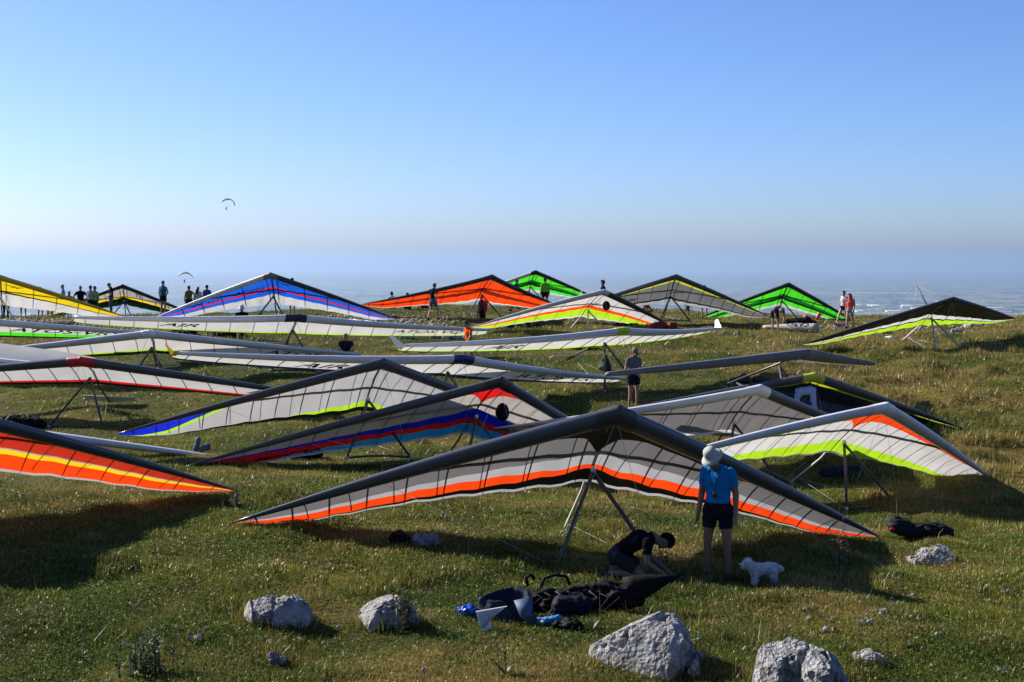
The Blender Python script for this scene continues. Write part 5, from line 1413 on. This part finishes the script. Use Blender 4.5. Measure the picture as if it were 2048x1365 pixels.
weed(1325, 1140, 8, .16, 'leafy weed by the hands of the kneeling person', 6, (.08, .10, .03), stems=7, sh=.26)
weed(480, 1015, 6, .12, 'dark weed at the tip of the deep orange wing', 7, (.03, .045, .015), stems=8, sh=.34)
weed(1695, 1150, 6, .2, 'tall dry weed under the front glider right wing tip', 8, (.12, .09, .04), stems=6, sh=.7, width=.01)
weed(1735, 1352, 4, .2, 'thin dry stem right of the pitted boulder', 9, (.12, .10, .05), stems=2, sh=.75, width=.008)
FLW = [mat('petal_white', (.7, .7, .68), .7, trans=.3), mat('petal_violet', (.32, .16, .42), .7, trans=.3)]
for i, (a, b_, k, lb) in enumerate(((1128, 1162, 0, 'white daisy behind the harness strap'), (676, 1275, 1, 'violet flower below the rounded grey boulder'), (720, 1255, 1, 'violet flower touching the rounded grey boulder'), (847, 1355, 1, 'violet flower at the bottom edge left of centre'),
        (1480, 1143, 0, 'white flower head between the man and the dog'), (1810, 1040, 1, 'pale violet flower above the black harness pack'), (1195, 1178, 0, 'white flower head in front of the black harness'), (1085, 1265, 0, 'white flower under the sky blue cloth'))):
    b0 = gp(a, b_ + 18); root = empty('flower', b0); tag(root, lb, 'flower', 'wild flowers in the foreground')
    hh = .16 + .05 * (i % 3)
    MB().path([(0, 0, 0), (.01, 0, hh * .6), (.0, 0, hh)], .0025, 5).build('stem', mat('weed_stem', (.05, .05, .02)), root)
    mb = MB(); mb.ellipsoid((0, 0, hh), .02, .02, .014, 8, 6); mb.build('blossom', FLW[k], root)

# ------------------------------------------------------------------ paragliders in the air
def paraglider(px, py, d, span, label, bank, yaw, c1, c2):
    p = at(px, d, py); root = empty('paraglider', p - np.array([0, 0, span * .62])); root.rotation_euler = (.45, bank, yaw)
    tag(root, label, 'paraglider', 'paragliders above the plain')
    z0 = span * .62
    nseg = 24; rows = 5
    for half, cc in ((0, c1), (1, c2)):
        vs, fs = [], []
        for i in range(nseg + 1):
            t = -1 + 2 * i / nseg; a = t * 1.12; r = span * .47; ch = span * .26 * math.sqrt(max(1 - .85 * t * t, .02))
            for k in range(rows + 1):
                v = k / rows
                th = span * .03 * math.sin(math.pi * v ** .6) * (1 if half == 0 else -.35)
                vs.append(((r + th) * math.sin(a), (v - .35) * ch, z0 - r + (r + th) * math.cos(a)))
        for i in range(nseg):
            for k in range(rows): fs.append((i * (rows + 1) + k, (i + 1) * (rows + 1) + k, (i + 1) * (rows + 1) + k + 1, i * (rows + 1) + k + 1))
        MB().add(vs, fs).build('canopy_top' if half == 0 else 'canopy_underside', cc, root)
    for t in (-.85, -.55, -.25, .25, .55, .85):
        a = t * 1.12; r = span * .47
        MB().tube((r * math.sin(a), 0, z0 - r + r * math.cos(a)), (.25 * (1 if t > 0 else -1), 0, .9), .012, n=4).build('line', tube_mat('dark'), root)
    mb = MB(); mb.capsule((0, 0, .3), (0, .1, .8), .28, .2); mb.capsule((0, -.1, .25), (0, -1.0, .35), .2, .14); mb.ellipsoid((0, .05, 1.1), .13, .14, .16); mb.capsule((-.2, 0, .7), (-.3, -.1, 1.15), .07, .05); mb.capsule((.2, 0, .7), (.3, -.1, 1.15), .07, .05)
    V, NV, Fc = remesh(mb, .05, 1); q = MB(); q.add(V, Fc); q.build('pilot', mat('pilot_suit', (.02, .03, .045), .7), root)
YC = mat('canopy_yellow', (.72, .66, .2), .6, .2, trans=.4); WC = mat('canopy_cream', (.62, .6, .42), .6, .2, trans=.35); DC = mat('canopy_olive', (.4, .36, .1), .6, .2, trans=.4)
paraglider(451, 397, 640, 8.2, 'yellow and dark paraglider high on the left', .2, .75, YC, DC)
paraglider(368, 544, 560, 6.8, 'cream paraglider low above the left ridge', .1, .5, WC, YC)

# ------------------------------------------------------------------ towns on the plain
rs = np.random.default_rng(5); mb = MB()
for cx_, cy_, s_, n_ in ((6200, 17500, 900, 170), (7600, 19500, 1100, 170), (3300, 17000, 700, 90), (9800, 21000, 900, 130), (2100, 18800, 900, 90), (-3000, 24000, 1300, 80), (5200, 23500, 1500, 110), (11500, 27000, 2000, 120), (8800, 33000, 2500, 90)):
    for i in range(n_):
        yb_ = cy_ + rs.normal(0, s_ * 1.6)
        mb.box((cx_ + rs.normal(0, s_), yb_, plain_z(yb_) + 6), 12 + 20 * rs.random(), 12 + 20 * rs.random(), 8 + 10 * rs.random(), rs.random() * 3)
o = mb.build('far_town', mat('town_walls', (.55, .5, .46), .8, noise=.4, nscale=.01), smooth=False); tag(o, 'pale houses of the far towns on the plain', 'town', kind='stuff')
for i, (a, b_, w_, h_) in enumerate(((1990, 617, 34, 5), (1838, 618, 30, 4), (1813, 614, 22, 3), (1718, 624, 14, 3), (1812, 612, 16, 2), (1750, 613, 14, 2), (1745, 612, 18, 3), (1880, 605, 14, 2), (1715, 612, 12, 2), (1785, 624, 26, 3))):
    dirv = at(a, 1.0, b_) - np.array([0, 0, CAMZ]); t = (PLZ - CAMZ) / dirv[2]
    for _ in range(5): t = (plain_z(dirv[1] * t) - CAMZ) / dirv[2]
    P = dirv * t
    W_ = w_ / F_PX * P[1]
    root = empty('warehouse', (P[0], P[1], plain_z(P[1]))); 
    lbs = ['largest white warehouse at the far right of the plain', 'long white warehouse below the right end of the river', 'white shed left of the long warehouse', 'small pale hall right of the two women', 'narrow pale hall in the plain above the white shed', 'pale hall in the plain right of the women', 'second pale hall beside it', 'lone pale hall above the long warehouse', 'pale hall left of the others', 'long pale hall nearest the ridge']
    tag(root, lbs[i], 'building', 'warehouses on the plain')
    hh = 14
    mb = MB(); mb.box((0, 0, hh / 2), W_, 130, hh); mb.build('wall', mat('hall_white', (.8, .79, .76), .7), root, smooth=False)
    mb = MB(); mb.add([(-W_ / 2 - 1, -66, hh + .1), (W_ / 2 + 1, -66, hh + .1), (W_ / 2 + 1, 0, hh + 7), (-W_ / 2 - 1, 0, hh + 7), (W_ / 2 + 1, 66, hh + .1), (-W_ / 2 - 1, 66, hh + .1)], [(0, 1, 2, 3), (3, 2, 4, 5), (0, 3, 5), (1, 4, 2)]); mb.build('roof', mat('hall_roof', (.85, .84, .8), .6), root, smooth=False)

bpy.data.scenes.remove(bench)
